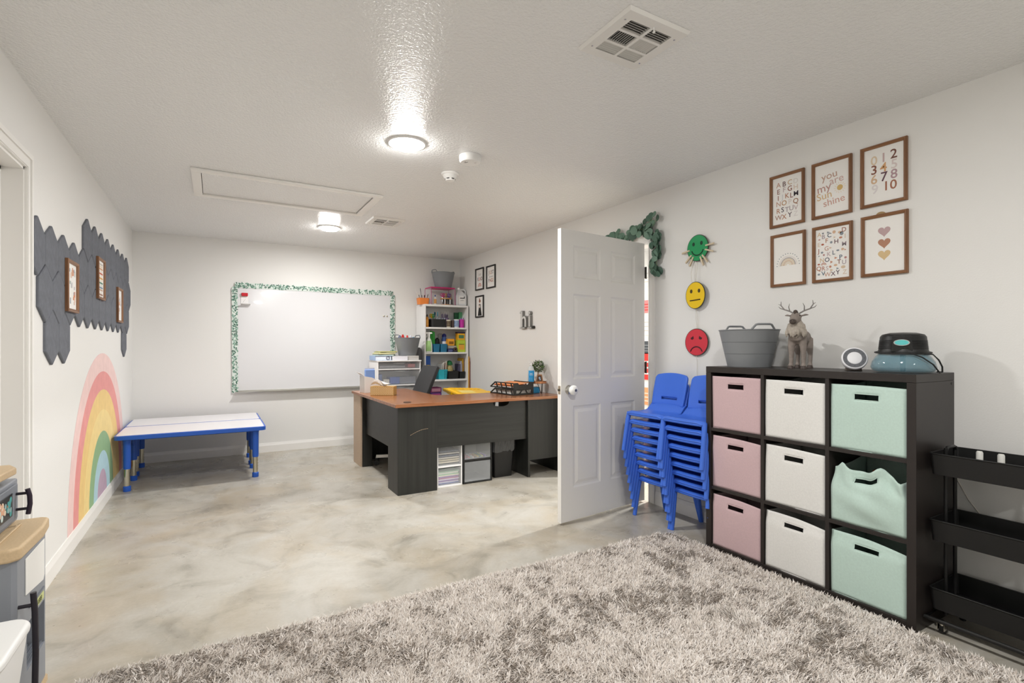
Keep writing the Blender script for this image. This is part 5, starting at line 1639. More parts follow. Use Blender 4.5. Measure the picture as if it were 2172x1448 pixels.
def carton(name, label, u0, u1, vt, y, z, colr, depth, labelc=None, topc=None, rotz=0.0, group=None, zt=None, cat='box', text=None, textc='#5a4a20'):
    x0, x1 = ux(u0, y), ux(u1, y)
    W = x1 - x0
    Hh = (vz((u0 + u1) / 2, vt, y) if zt is None else zt) - z
    t = thing(name, label, cat, ((x0 + x1) / 2, y + depth / 2, z + 0.0005), rotz, group)
    obj('box_body', MB().box(-W / 2, -depth / 2, 0, W / 2, depth / 2, Hh * (0.82 if topc else 1)), mat(colr, 0.5), t, bevel=0.0015)
    if topc:
        obj('box_lid', MB().box(-W / 2 - 0.001, -depth / 2 - 0.001, Hh * 0.821, W / 2 + 0.001, depth / 2 + 0.001, Hh), mat(topc, 0.5), t, bevel=0.0015)
    if labelc:
        lb = obj('printed_label', MB().box(-W * 0.36, -depth / 2 - 0.0012, Hh * 0.2, W * 0.36, -depth / 2 - 0.0004, Hh * 0.62), mat(labelc, 0.5), t)
    if text:
        mb = MB()
        put_text(mb, text, 0, Hh * 0.66, W * 0.22, -depth / 2 - 0.0015, 0.02)
        obj('lettering', mb, mat(textc, 0.6), t, normals=False)
    return t, W, Hh
def bottle(name, label, x, y, z, r, h, colr, capc, labelc=None, rotz=0.0, group='bottles on the bookcase', neck=0.45):
    t = thing(name, label, 'bottle', (x, y, z + 0.0005), rotz, group)
    obj('bottle_body', MB().lathe([(r * 0.92, 0), (r, 0.004), (r, h * 0.66), (r * 0.85, h * 0.74), (r * neck, h * 0.80), (r * neck, h * 0.84)], 18), mat(colr, 0.4), t, smooth=40)
    obj('cap', MB().lathe([(r * neck * 1.15, h * 0.82), (r * neck * 1.1, h * 0.92), (r * neck * 0.4, h), (0, h)], 14), mat(capc, 0.4), t, smooth=40)
    if labelc:
        obj('label', MB().lathe([(r * 1.012, h * 0.14), (r * 1.012, h * 0.58)], 18, None, 1, 1, -PI, 0), mat(labelc, 0.5), t, smooth=40, normals=False)
    return t

# --- top of the bookcase
z0 = SZ[0]
gA = 'paint brushes in the orange caddy'
c, W, D, Hh = cont('paint_caddy', 'small orange caddy holding paint brushes on top of the bookcase', 'caddy', 889, 911, 632, 6.36, z0, '#ee8a3c', 0.11, 0.9)
obj('divider', MB().box(-0.001, -D * 0.44, 0.003, 0.001, D * 0.44, Hh * 0.9), mat('#ee8a3c', 0.45), c)
bx, by = c.location.x, c.location.y
R = random.Random(3)
br = [(-0.04, -0.55, 0.20, '#d8d2c4', '#e8e6e0'), (-0.025, -0.30, 0.13, '#6a3a2a', '#2e2a28'), (-0.01, -0.15, 0.12, '#a9603a', '#3a302a'), (0.0, -0.18, 0.215, '#3a3e44', '#22252a'), (0.012, 0.02, 0.12, '#b06a3a', '#4a3a30'), (0.022, 0.18, 0.13, '#8a4a30', '#3a2a24'), (0.034, 0.36, 0.14, '#7a4a34', '#2c2624'), (0.04, 0.48, 0.12, '#8c5a3a', '#4a3a30')]
for i, (dx, ln, L, c1, c2) in enumerate(br):
    stick('paint_brush', '%s paint brush from the left in the orange caddy' % ORD[i], 'paint brush', bx + dx * 0.8, by + (0.02 if i % 2 else -0.02), z0 + 0.004, L, abs(ln) * 0.75, 0 if ln > 0 else PI, 0.003, c1, c2, gA)

# pink topped clear crate with scissors rack inside, tub above
px0, px1 = ux(914, 6.34), ux(966, 6.34)
pzt = vz(940, 609, 6.34)
t = thing('clear_crate', 'clear open crate with bright pink lid on top of the bookcase', 'crate', ((px0 + px1) / 2, 6.455, z0 + 0.0005))
w2, d2, hh = (px1 - px0) / 2, 0.115, pzt - z0
PINK = mat('#c9216f', 0.35)
obj('lid', MB().prism(rrect(2 * w2, 2 * d2, 0.015), hh - 0.014, hh), PINK, t, bevel=0.003)
for sx in (-1, 1):
    for sy in (-1, 1):
        obj('corner_post', MB().box(sx * (w2 - 0.004) - 0.003, sy * (d2 - 0.004) - 0.003, 0, sx * (w2 - 0.004) + 0.003, sy * (d2 - 0.004) + 0.003, hh - 0.0145), mat('#c75d92', 0.3, alpha=0.75), t)
for sx in (-1, 1):
    obj('clear_side', MB().box(sx * (w2 - 0.004) - 0.0008, -d2 + 0.008, 0.0, sx * (w2 - 0.004) + 0.0008, d2 - 0.008, hh - 0.0145), mat('#f2eef2', 0.1, alpha=0.15), t)
flex_tub('grey flexible tub standing on the pink lid, topmost on the bookcase', ((px0 + px1) / 2 + 0.045, 6.455, pzt + 0.001), 0.3, 0.162, 0.115, 0.200, '#83878b', 0.85, False, 0.028)
bottle('glue_bottle', 'small white glue bottle with blue cap inside the clear crate', ux(923, 6.40), 6.40, z0, 0.017, 0.135, '#eceae4', '#3c5a9c', '#d9a25c')
rk = thing('scissors_rack', 'round wooden rack holding scissors inside the clear crate', 'rack', (ux(946, 6.44), 6.44, z0 + 0.0005))
WOODM = wood('#a8743c', '#c48d50', '#d6a468', 'X', 0.5)
obj('base', MB().lathe([(0.075, 0), (0.075, 0.014), (0, 0.014)], 28, None, 1, 0.8), WOODM, rk, smooth=40)
obj('top_disc', MB().lathe([(0.08, 0.085), (0.08, 0.098), (0, 0.098)], 28, None, 1, 0.8), WOODM, rk, smooth=40)
obj('post', MB().lathe([(0.012, 0.014), (0.012, 0.085)], 12), WOODM, rk, smooth=40)
for k in range(6):
    x = -0.062 + k * 0.0248
    obj('blade_sleeve', MB().box(x - 0.008, -0.054, 0.016, x + 0.008, -0.048, 0.084), mat(['#222326', '#b9bcbf', '#26272a', '#1e1f22', '#c4c6c8', '#242528'][k], 0.4), rk)
for i, (dx, c) in enumerate(((-0.058, '#c23a8a'), (-0.03, '#d23a4a'), (0.0, '#c48d50'), (0.022, '#2f7fb0'), (0.042, '#6a4aa8'), (0.066, '#c9a93c'))):
    scissors('%s pair of scissors from the left in the wooden rack' % ORD[i], rk.location.x + dx, 6.425 + (0.02 if i % 2 else 0.0), z0 + 0.040, c, 0.5 * (i % 3) - 0.4, 0.95)
t = thing('white_jug', 'white translucent gallon jug at the right end of the bookcase top', 'jug', (ux(979, 6.40), 6.42, z0 + 0.0005), math.radians(-18))
JM = mat('#d9dadb', 0.35)
obj('jug_body', MB().frustum((-0.072, -0.06, 0.072, 0.06, 0), (-0.072, -0.06, 0.072, 0.06, 0.155)), JM, t, bevel=0.018, seg=3)
obj('shoulder', MB().frustum((-0.068, -0.056, 0.068, 0.056, 0.150), (-0.05, -0.018, -0.010, 0.018, 0.225)), JM, t, bevel=0.012)
obj('jug_handle', MB().tube([(-0.01, 0, 0.222), (0.035, 0, 0.226), (0.060, 0, 0.205), (0.064, 0, 0.15)], 0.011, 8), JM, t, smooth=60)
obj('cap', MB().lathe([(0.019, 0.222), (0.019, 0.246), (0, 0.248)], 16, Matrix.Translation((-0.03, 0, 0))), mat('#f2f2f0', 0.4), t, smooth=40)
obj('label', MB().box(-0.045, -0.0615, 0.03, 0.05, -0.0603, 0.125), mat('#e6e5e2', 0.6), t)
obj('label_mark', MB().box(-0.02, -0.0622, 0.098, 0.045, -0.0616, 0.110).box(0.034, -0.0622, 0.098, 0.045, -0.0616, 0.128), mat('#33353a', 0.6), t)
mb = MB(); put_text(mb, 'paste', 0.01, 0.075, 0.02, -0.0622, 0.01); obj('lettering', mb, mat('#8a8b8e', 0.6), t, normals=False)

# --- second shelf
z0 = SZ[1]
bottle('glue_bottle', 'orange glue bottle with dark cap at the left of the second shelf', ux(906, 6.36), 6.36, z0, 0.019, 0.165, '#d9902c', '#3a2c2a', '#e8a84c')
bottle('glue_bottle', 'brown slim bottle behind the orange glue bottle', ux(906, 6.44), 6.44, z0, 0.017, 0.175, '#7a4634', '#332622')
c, W, D, Hh = cont('supply_caddy', 'wide black caddy stuffed with scissors and tools on second shelf', 'caddy', 914, 948, 677, 6.34, z0, '#1f2021', 0.14, 0.95, r=0.04)
cx_, cy_ = c.location.x, c.location.y
for i, (dx, c_) in enumerate(((-0.085, '#e8b21c'), (-0.070, '#8ec43c'), (-0.058, '#2f9a4c'), (-0.03, '#1f5a6c'), (0.0, '#2f8aa0'))):
    scissors('%s scissors from the left in the black caddy, %s handles' % (ORD[i], ['yellow', 'lime', 'green', 'dark teal', 'teal'][i]), cx_ + dx, cy_ - 0.02 + 0.02 * (i % 2), z0 + 0.048 + (0.028 if i > 2 else 0.0), c_, 0.3 * i, 1.0)
for i in range(6):
    stick('glue_stick', '%s grey glue stick from the left in the black caddy' % ORD[i], 'glue stick', cx_ - 0.03 + i * 0.022, cy_ - 0.045, z0 + 0.004, 0.125, 0.10, i, 0.007, '#c9ccd0', '#9aa0a6', 'glue sticks in the black caddy')
cp, r_, h_ = cup('pen_cup', 'tall purple speckled cup of pens behind the black caddy', 938, 955, 674, 6.47, z0, '#8a7aa0', bandc='#b9a8c8')
for i in range(9):
    a = i * 2.4
    stick('pen', '%s white topped pen in the purple speckled cup' % ORD[i], 'pen', cp.location.x + 0.022 * math.cos(a), cp.location.y + 0.022 * math.sin(a), z0 + 0.005, 0.225 - 0.008 * (i % 3), 0.12, a, 0.004, ['#8f7fae', '#a58fb8', '#7a6a92'][i % 3], '#f0ecea', 'pens in the purple cup', 0.15)
cup('patterned_cup', 'cream cup with dark red rim and brown print on second shelf', 949, 957.5, 678, 6.33, z0, '#d9d2bc', bandc='#6a5c48')
cup('patterned_cup', 'narrow dark brown cup beside the cream cup', 958, 964, 679, 6.35, z0, '#55443c')
cup('patterned_cup', 'white cup with blue dotted print on second shelf', 965, 975.5, 677, 6.34, z0, '#e6e8ec', bandc='#8fa4c4')
cp, r_, h_ = cup('patterned_cup', 'bright magenta pencil cup on second shelf', 976.5, 986, 677, 6.34, z0, '#c42aa0')
for i in range(4):
    stick('pen', '%s lilac pen in the magenta cup' % ORD[i], 'pen', cp.location.x - 0.018 + 0.012 * i, cp.location.y, z0 + 0.005, 0.135, 0.08, i * 1.7, 0.004, '#c9a4d4', '#8a5aa0', 'pens in the magenta cup')
bottle('white_tube', 'slim pale tube at the right end of the second shelf', ux(988, 6.36), 6.38, z0, 0.012, 0.11, '#d9d8d6', '#8a8890')
carton('green_box', 'dark green box behind the cups on the second shelf', 964, 977, 663, 6.50, z0, '#2f6a48', 0.03, '#4f8a62')
carton('green_box', 'light green carton behind the magenta cup', 974, 983, 662, 6.46, z0, '#62b07c', 0.03, '#8fd0a0')

# --- third shelf
z0 = SZ[2]
t = thing('spray_bottle', 'white trigger spray bottle with green label on third shelf', 'spray bottle', (ux(910, 6.34), 6.345, z0 + 0.0005))
obj('bottle_body', MB().lathe([(0.046, 0), (0.048, 0.006), (0.046, 0.10), (0.030, 0.16), (0.016, 0.19), (0.016, 0.20)], 20, None, 1, 0.7), mat('#e9ece6', 0.35), t, smooth=40)
obj('label', MB().lathe([(0.0485, 0.015), (0.0468, 0.10), (0.034, 0.15)], 20, None, 1, 0.7, -PI * 0.95, -PI * 0.35), mat('#a8d48a', 0.5), t, smooth=40, normals=False)
obj('trigger_head', MB().prism([(-0.05, 0.24), (-0.045, 0.262), (0.035, 0.262), (0.048, 0.245), (0.012, 0.235), (0.012, 0.20), (-0.012, 0.20), (-0.014, 0.235)], -0.012, 0.012, 'y').prism([(-0.024, 0.238), (-0.034, 0.195), (-0.028, 0.195), (-0.014, 0.238)], -0.006, 0.006, 'y'), mat('#f2f2ee', 0.4), t, bevel=0.003)
t = thing('green_scoop', 'tall bright green plastic scoop behind the spray bottle', 'scoop', (ux(918, 6.46), 6.47, z0 + 0.0005), 0)
mb = MB().prism([(-0.02, 0), (0.035, 0), (0.03, 0.27), (-0.035, 0.285)], -0.015, 0.015, 'y')
obj('blade', mb, mat('#2fae3a', 0.35), t, bevel=0.008)
obj('handle_ridge', MB().tube([(0.0, -0.016, 0.02), (-0.004, -0.017, 0.26)], 0.005, 6), mat('#239a30', 0.35), t, smooth=60)
gT = 'teal bins on the third shelf'
cA = cont('teal_bin', 'teal square bin on the third shelf, left one of two', 'bin', 919.5, 934, 729.5, 6.33, z0, '#1f6a8c', 0.10, 0.85, gT)
cB = cont('teal_bin', 'teal square bin on the third shelf, right one of two', 'bin', 935, 949.5, 729.5, 6.33, z0, '#1f6a8c', 0.10, 0.85, gT)
bottle('blue_bottle', 'blue and white squeeze bottle standing behind the teal bins', ux(942, 6.475), 6.475, z0, 0.036, 0.25, '#4a6ab0', '#222a78', '#e6e8f0', neck=0.75)
t = thing('black_pouch', 'rounded black pouch behind the left teal bin', 'pouch', (ux(927, 6.475), 6.475, z0 + 0.0005))
obj('pouch', MB().lathe([(0.03, 0), (0.036, 0.02), (0.038, 0.12), (0.03, 0.17), (0.012, 0.19), (0, 0.192)], 18, None, 1, 0.7), mat('#1b1c22', 0.6), t, smooth=50)
obj('zip', MB().tube([(-0.028, 0, 0.17), (0, -0.003, 0.192), (0.028, 0, 0.17)], 0.003, 6), mat('#4a4c52', 0.4), t, smooth=60)
t = thing('grey_bag', 'pale grey bag leaning at the back of the third shelf', 'bag', (ux(934, 6.55), 6.55, z0 + 0.0005))
obj('bag', MB().frustum((-0.04, -0.03, 0.04, 0.03, 0), (-0.03, -0.012, 0.034, 0.012, 0.25)), mat('#b5b1ac', 0.8, bump=(40, 0.5)), t, bevel=0.012)
obj('bag_tie', MB().tube([(0.02 * math.cos(a), 0.012 * math.sin(a), 0.225) for a in np.linspace(0, 2 * PI, 10, False)], 0.003, 5, closed=True), mat('#8a8682', 0.7), t)
carton('tape_box', 'flat dark blue box at the bottom of a pile on third shelf', 950, 962, 739, 6.35, z0, '#2c3562', 0.12, '#5a6490')
zz = vz(956, 739, 6.35)
carton('tape_box', 'flat grey carton on the dark blue box, third shelf', 950, 969, 733, 6.37, zz + 0.001, '#a8a29a', 0.12, '#c4beb4')
zz2 = vz(959, 733, 6.37)
carton('tape_box', 'orange carton with a dark slot on top of the pile, third shelf', 950.5, 964, 718.5, 6.37, zz2 + 0.002, '#eea52c', 0.10, '#8a5a18')
t = thing('tape_dispenser', 'dark round tape dispenser in front of the lime box', 'tape dispenser', (ux(966, 6.33), 6.335, z0 + 0.0005))
obj('dispenser_body', MB().box(-0.035, -0.015, 0, 0.03, 0.015, 0.018), mat('#20222c', 0.4), t, bevel=0.004)
obj('tape_roll', MB().shell([(0.026, -0.010), (0.026, 0.010), (0.014, 0.010), (0.014, -0.010)], 22, Matrix.Translation((0.0, 0, 0.040)) @ RX90), mat('#4a3a36', 0.4), t, smooth=40)
carton('crayon_box', 'lime green box with orange base on the third shelf', 970.5, 987, 721, 6.34, z0, '#b9cc3a', 0.09, '#e0a23c', None, text='crayons', textc='#5a6a20')
zz = vz(979, 721, 6.34)
carton('crayon_box', 'yellow crayon box with dark lid on top of the lime box', 971, 986, 704, 6.35, zz + 0.001, '#eeb01e', 0.08, '#4a7a5a', '#2e2440')

# --- fourth shelf
z0 = SZ[3]
carton('blue_box', 'tall bright blue box at the left of the fourth shelf', 903, 913, 755, 6.40, z0, '#2456a8', 0.10, '#c9a93c')
t, W, D, Hh = cont('turquoise_basket', 'turquoise slotted basket holding papers on the fourth shelf', 'basket', 931, 950, 784, 6.33, z0, '#2fb4c4', 0.20, 0.9, rim=True)
for i in range(2):
    for j in range(5):
        obj('slot', MB().box(W * 0.12 + i * 0.022, -D / 2 * (0.9 + 0.1 * (0.15 + j * 0.17)) - 0.0012, Hh * (0.10 + j * 0.17), W * 0.12 + i * 0.022 + 0.012, -D / 2 * (0.9 + 0.1 * (0.15 + j * 0.17)) + 0.001, Hh * (0.10 + j * 0.17) + 0.012), mat('#12606c', 0.5), t)
bx, by = t.location.x, t.location.y
for i, (dx, c, h) in enumerate(((-0.03, '#f0eee8', 0.20), (-0.018, '#d9d4c8', 0.21), (-0.005, '#efece4', 0.22), (0.010, '#8a6a5c', 0.21), (0.022, '#e9e4da', 0.24), (0.034, '#c9a888', 0.22))):
    tag(obj('paper_sheet', MB().box(-0.002, -0.07, 0, 0.002, 0.07, h), mat(c, 0.7), loc=(bx + dx, by, z0 + 0.005), rot=(0, 0.10, 0.15)), '%s sheet from the left standing in the turquoise basket' % ORD[i], 'paper', 'papers in the turquoise basket')
gK = 'black bins on the fourth shelf'
cA, W, D, Hh = cont('black_bin', 'wide black bin holding a green cap on the fourth shelf', 'bin', 951, 974, 787, 6.33, z0, '#1d1d1d', 0.22, 0.92, gK)
t = thing('plush_cap', 'dark green cap over khaki cloth sticking out of black bin', 'cap', (cA.location.x - 0.03, cA.location.y - 0.03, z0 + 0.03))
obj('crown', MB().lathe([(0.042, 0.155), (0.042, 0.17), (0.035, 0.195), (0.018, 0.212), (0, 0.216)], 18), mat('#1f6a3c', 0.7), t, smooth=50)
obj('cloth', MB().lathe([(0.03, 0), (0.045, 0.06), (0.05, 0.10), (0.03, 0.15), (0, 0.157)], 14), mat('#a99c6a', 0.8, var=(60, 0.3)), t, smooth=50)
cC, W, D, Hh = cont('black_bin', 'black bin holding folders at the right of the fourth shelf', 'bin', 975.5, 987, 788, 6.33, z0, '#1b1b1b', 0.22, 0.92, gK)
for i, (dx, c, h) in enumerate(((-0.025, '#5c5870', 0.19), (-0.016, '#b9b4c4', 0.225), (-0.007, '#d9d6de', 0.23), (0.003, '#8a86a0', 0.20), (0.013, '#e0b43c', 0.26), (0.021, '#d99a2c', 0.27))):
    tag(obj('file_folder', MB().box(-0.002, -0.08, 0, 0.002, 0.08, h), mat(c, 0.6), loc=(cC.location.x + dx, cC.location.y, z0 + 0.006), rot=(0, 0.0, 0.05)), '%s file folder from the left in the black bin' % ORD[i], 'folder', 'folders in the right black bin')
for i, (x, c, h) in enumerate(((2.9595, '#d9a84c', 1.10), (2.966, '#b5483a', 1.07), (2.9725, '#8a5a4a', 1.03))):
    tag(obj('poster_board', MB().box(-0.002, -0.14, 0, 0.002, 0.14, h), mat(c, 0.7), loc=(x, 6.42, 0.0005)), '%s poster board from the left between bookcase and wall' % ORD[i], 'poster board', 'poster boards beside the bookcase')
# --- fifth shelf
z0 = SZ[4]
for i, (c, lc) in enumerate((('#5a3a8a', '#8a6ab0'), ('#e0703a', '#f0a070'), ('#4a3480', '#b04a8a'), ('#7a2c5c', '#c48aa0'))):
    t = thing('activity_box', '%s flat activity box up from the bottom, lower shelf behind desk' % ORD[i], 'box', (ux(924, 6.36), 6.42, z0 + 0.0005 + i * 0.066), 0, 'boxes stacked on the lower shelf')
    obj('box_body', MB().box(-0.075, -0.08, 0, 0.075, 0.08, 0.065), mat(c, 0.5), t, bevel=0.002)
    obj('printed_label', MB().box(-0.06, -0.0812, 0.012, 0.06, -0.0804, 0.052), mat(lc, 0.5), t)

# ------------------------------------------------------------------ clear drawer cart by the whiteboard
KX0, KX1, KY0, KY1 = 1.645, 2.175, 6.0, 6.38
tw = drawer_tower('drawer_cart', 'white wide cart with clear drawers beside the whiteboard', KX0, KX1, KY0, KY1, [0.02, 0.25, 0.46, 0.66, 0.775, 0.967, 1.062], M_DWH, front=mat('#e3e6e8', 0.4, alpha=0.13))
obj('top_lip', MB().prism([(-0.27, 1.052), (0.27, 1.052), (0.275, 1.066), (-0.275, 1.066)], -0.20, 0.192, 'y'), M_DWH, tw, bevel=0.004)
g = 'things seen inside the clear drawers'
slab('notebook', 'blue folded notebook seen inside the clear second drawer', 'notebook', 1.805, 6.03, 0.785, 1.92, 6.20, 0.865, '#3f5aa0', 0, g, 0.0)
slab('label_maker', 'grey boxed device inside the clear second drawer', 'box', 1.93, 6.06, 0.785, 2.13, 6.22, 0.865, '#7d8290', 0, g)
slab('paper_wad', 'crumpled pale packet inside the clear second drawer', 'packet', 1.725, 6.04, 0.785, 1.795, 6.14, 0.84, '#cfcac0', 0, g, 0.05)
slab('blue_pouch', 'small blue pouch at the left inside the second drawer', 'pouch', 1.67, 6.08, 0.785, 1.72, 6.2, 0.90, '#5f7fc0', 0, g)
slab('red_box', 'small red box at the right inside the top clear drawer', 'box', 2.03, 6.05, 0.977, 2.12, 6.2, 1.02, '#a83a3a', 0, g)
slab('grey_tray', 'flat grey tray inside the top clear drawer', 'tray', 1.68, 6.04, 0.977, 1.99, 6.3, 1.0, '#8a8a90', 0, g)
slab('paper_ream', 'stack of paper inside the lower clear drawer', 'paper', 1.70, 6.03, 0.67, 2.1, 6.32, 0.73, '#c9c2ba', 0, g)

zt_ = 1.0668
t = thing('ring_binder', 'pale blue ring binder lying on the drawer cart', 'binder', (1.735, 6.19, zt_), 0.0)
obj('cover', MB().box(-0.10, -0.13, 0, 0.10, 0.13, 0.003).box(-0.10, -0.13, 0.052, 0.10, 0.13, 0.055).box(-0.103, -0.13, 0, -0.10, 0.13, 0.055), mat('#9db8dc', 0.4), t)
obj('pages', MB().box(-0.098, -0.125, 0.004, 0.09, 0.125, 0.046), mat('#dfe6f0', 0.7), t)
obj('ring', MB().tube([(0.02 * math.cos(a) + 0.05, -0.131, 0.027 + 0.02 * math.sin(a)) for a in np.linspace(0, 2 * PI, 14, False)], 0.003, 6, closed=True), mat('#2c2f4a', 0.4), t)
t = thing('ring_binder', 'white ring binder lying in the middle of the drawer cart', 'binder', (1.93, 6.17, zt_), 0.0)
obj('cover', MB().box(-0.09, -0.14, 0, 0.09, 0.14, 0.003).box(-0.09, -0.14, 0.047, 0.09, 0.14, 0.050).box(-0.09, -0.1405, 0, 0.09, -0.138, 0.05), mat('#e3e3ea', 0.35), t)
obj('pages', MB().box(-0.088, -0.137, 0.004, 0.088, 0.13, 0.045), mat('#f0efec', 0.7), t)
for i in range(7):
    slab('newspaper', '%s newspaper from the bottom of the pile on the drawer cart' % ORD[i], 'newspaper', 2.03, 6.04 + 0.003 * (i % 2), zt_ + i * 0.0075, 2.165, 6.3, zt_ + i * 0.0075 + 0.007, ['#d6d4d0', '#c9c7c4', '#dedcd8'][i % 3], 0, 'newspapers on the drawer cart')
gF = 'folders piled on the blue binder'
for i, (c, th) in enumerate((('#c9d8c8', 0.012), ('#4a4e52', 0.005), ('#e4e0a8', 0.012), ('#d9d6c9', 0.006), ('#c4cc6a', 0.004), ('#5c5a3c', 0.005), ('#e9e5a4', 0.006))):
    z = zt_ + 0.0555 + sum((0.0125, 0.0055, 0.0125, 0.0065, 0.0045, 0.0055)[:i])
    slab('file_folder', '%s folder from the bottom of the pile on the blue binder' % ORD[i], 'folder', 1.66 + 0.006 * i, 6.07, z, 1.86 + 0.008 * i, 6.30, z + th, c, 0.0, gF, 0.05 * (i % 3))
flex_tub('grey flexible tub full of colourful toys on the drawer cart', (2.075, 6.205, zt_ + 0.0535), 0.35, 0.170, 0.115, 0.215, '#7c7f82', 0.80, False, 0.035)
tub_c = (2.075, 6.205, zt_ + 0.0535)
for i, (dx, dy, c, L) in enumerate(((-0.07, -0.03, '#c9302c', 0.09), (-0.10, 0.0, '#3a4a9c', 0.08), (-0.02, -0.05, '#d83a34', 0.08), (0.04, 0.0, '#d9dce6', 0.08), (0.07, -0.02, '#3a8ab0', 0.06), (-0.04, 0.05, '#dfe3ee', 0.09))):
    t = thing('toy_piece', ['red wedge toy at the front of the grey toy tub', 'blue toy at the left rim of the grey toy tub', 'bright red toy block in the grey toy tub', 'white toy piece in the middle of the grey tub', 'small teal toy near the right handle of the tub', 'white and blue toy at the back of the grey tub'][i], 'toy', (tub_c[0] + dx, tub_c[1] + dy, tub_c[2] + 0.006), 0.7 * i, 'toys in the grey tub')
    obj('stem', MB().box(-0.012, -0.012, 0, 0.012, 0.012, 0.165), mat(c, 0.4), t, bevel=0.003)
    obj('head', MB().frustum((-0.034, -0.02, 0.034, 0.02, 0.165), (-0.008, -0.008, 0.008, 0.008, 0.165 + L)), mat(c, 0.4), t, bevel=0.004)
t = thing('dark_backpack', 'dark grey soft bag standing between drawer cart and bookcase', 'bag', (2.255, 6.42, 0.0005))
obj('bag', MB().prism(rrect(0.13, 1.22, 0.04, 5, 0, 0.61), -0.09, 0.09, 'y'), mat('#5b5c5e', 0.7), t, bevel=0.03, seg=3)
obj('strap', MB().tube([(-0.03, -0.09, 1.19), (-0.02, -0.11, 1.0), (-0.03, -0.105, 0.7), (-0.03, -0.09, 0.5)], 0.010, 6, flat=0.4), mat('#3c3d3f', 0.7), t, smooth=60)
# ------------------------------------------------------------------ stacked blue chairs
M_CHB = mat('#4272dc', 0.36, bump=(350, 0.06, 0.002), name='blue_chair_plastic')
def chair_proto():
    t = thing('child_chair', 'blue chair', 'chair', (0, 0, 0), RW, 'stacked blue children chairs')
    # local: front towards -y; seat top front edge at y = 0, z = 0.285
    W = 0.17
    # seat: curved sheet
    mb = MB()
    nx, ny = 10, 12
    vs, fs = [], []
    prof = []
    for j in range(ny + 1):
        s = j / ny
        y = -0.004 + 0.272 * s
        z = 0.283 - 0.012 * math.sin(PI * min(1, s * 1.15)) + 0.050 * smooth01((s - 0.72) / 0.28) - 0.016 * smooth01((0.10 - s) / 0.10)
        prof.append((y, z))
    for j, (y, z) in enumerate(prof):
        s = j / ny
        hw_ = W * (1 - 0.08 * smooth01((s - 0.45) / 0.5)) - 0.012 * smooth01((0.08 - s) / 0.08)
        for i in range(nx + 1):
            u = -1 + 2 * i / nx
            vs.append((u * hw_, y + 0.012 * u * u * (1 if s < 0.2 else 0) , z - 0.008 * (1 - u * u) * math.sin(PI * s) - 0.010 * smooth01((abs(u) - 0.85) / 0.15) * (1 - s)))
    for j in range(ny):
        for i in range(nx):
            fs.append((j * (nx + 1) + i, j * (nx + 1) + i + 1, (j + 1) * (nx + 1) + i + 1, (j + 1) * (nx + 1) + i))
    mb.add(vs, fs)
    o = obj('seat', mb.mesh(70, False), M_CHB, t)
    s_ = o.modifiers.new('thick', 'SOLIDIFY'); s_.thickness = 0.012; s_.offset = 1
    b_ = o.modifiers.new('bev', 'BEVEL'); b_.width = 0.004; b_.segments = 2
    # rolled front lip
    lip = MB().tube([(u * (W - 0.014), 0.006 + 0.010 * u * u, 0.264) for u in np.linspace(-1, 1, 9)], 0.0105, 8)
    obj('front_lip', lip, M_CHB, o, smooth=60)
    # backrest with slot
    mb = MB()
    nz_, nxx = 12, 12
    vs, fs = [], []
    def bp(u, z):
        f = (z - 0.33) / 0.225
        hwb = 0.148 + 0.004 * math.sin(PI * f) - 0.018 * smooth01((f - 0.88) / 0.12)
        return (u * hwb, 0.262 + 0.042 * f - 0.020 * u * u + 0.012 * u * u * f, z + (-0.014 * u * u * smooth01((f - 0.8) / 0.2)))
    zs2 = [0.325 + (0.555 - 0.325) * k / nz_ for k in range(nz_ + 1)]
    us = [-1 + 2 * i / nxx for i in range(nxx + 1)]
    for z in zs2:
        for u in us:
            vs.append(bp(u, z))
    for k in range(nz_):
        for i in range(nxx):
            if k == 2 and 3 <= i < nxx - 3:
                continue
            fs.append((k * (nxx + 1) + i, k * (nxx + 1) + i + 1, (k + 1) * (nxx + 1) + i + 1, (k + 1) * (nxx + 1) + i))
    mb.add(vs, fs)
    o = obj('backrest', mb.mesh(70, False), M_CHB, t)
    s_ = o.modifiers.new('thick', 'SOLIDIFY'); s_.thickness = 0.014; s_.offset = 1
    b_ = o.modifiers.new('bev', 'BEVEL'); b_.width = 0.004; b_.segments = 2
    pts = [bp(u, 0.392) for u in np.linspace(-0.96, 0.96, 11)]
    obj('back_ridge', MB().tube([(x, y - 0.002, z - 0.012 * (1 - (x / 0.15) ** 2)) for x, y, z in pts], 0.006, 6), M_CHB, o, smooth=60)
    for s in (-1, 1):
        obj('leg', MB().tube([(s * 0.163, 0.028, 0.276), (s * 0.169, 0.018, 0.22), (s * 0.174, 0.0, 0.10), (s * 0.177, -0.016, 0.0)], [0.017, 0.0165, 0.0155, 0.0145], 10), M_CHB, t, smooth=50)
        obj('leg', MB().tube([(s * 0.146, 0.215, 0.285), (s * 0.152, 0.235, 0.20), (s * 0.160, 0.262, 0.09), (s * 0.165, 0.285, 0.0)], [0.019, 0.0175, 0.016, 0.0145], 10), M_CHB, t, smooth=50)
        obj('side_rail', MB().tube([(s * 0.155, 0.03, 0.268), (s * 0.150, 0.12, 0.262), (s * 0.146, 0.22, 0.275), (s * 0.143, 0.258, 0.33), (s * 0.146, 0.285, 0.43)], [0.012, 0.012, 0.013, 0.012, 0.009], 8), M_CHB, t, smooth=50)
    return t
proto = chair_proto()
first = True
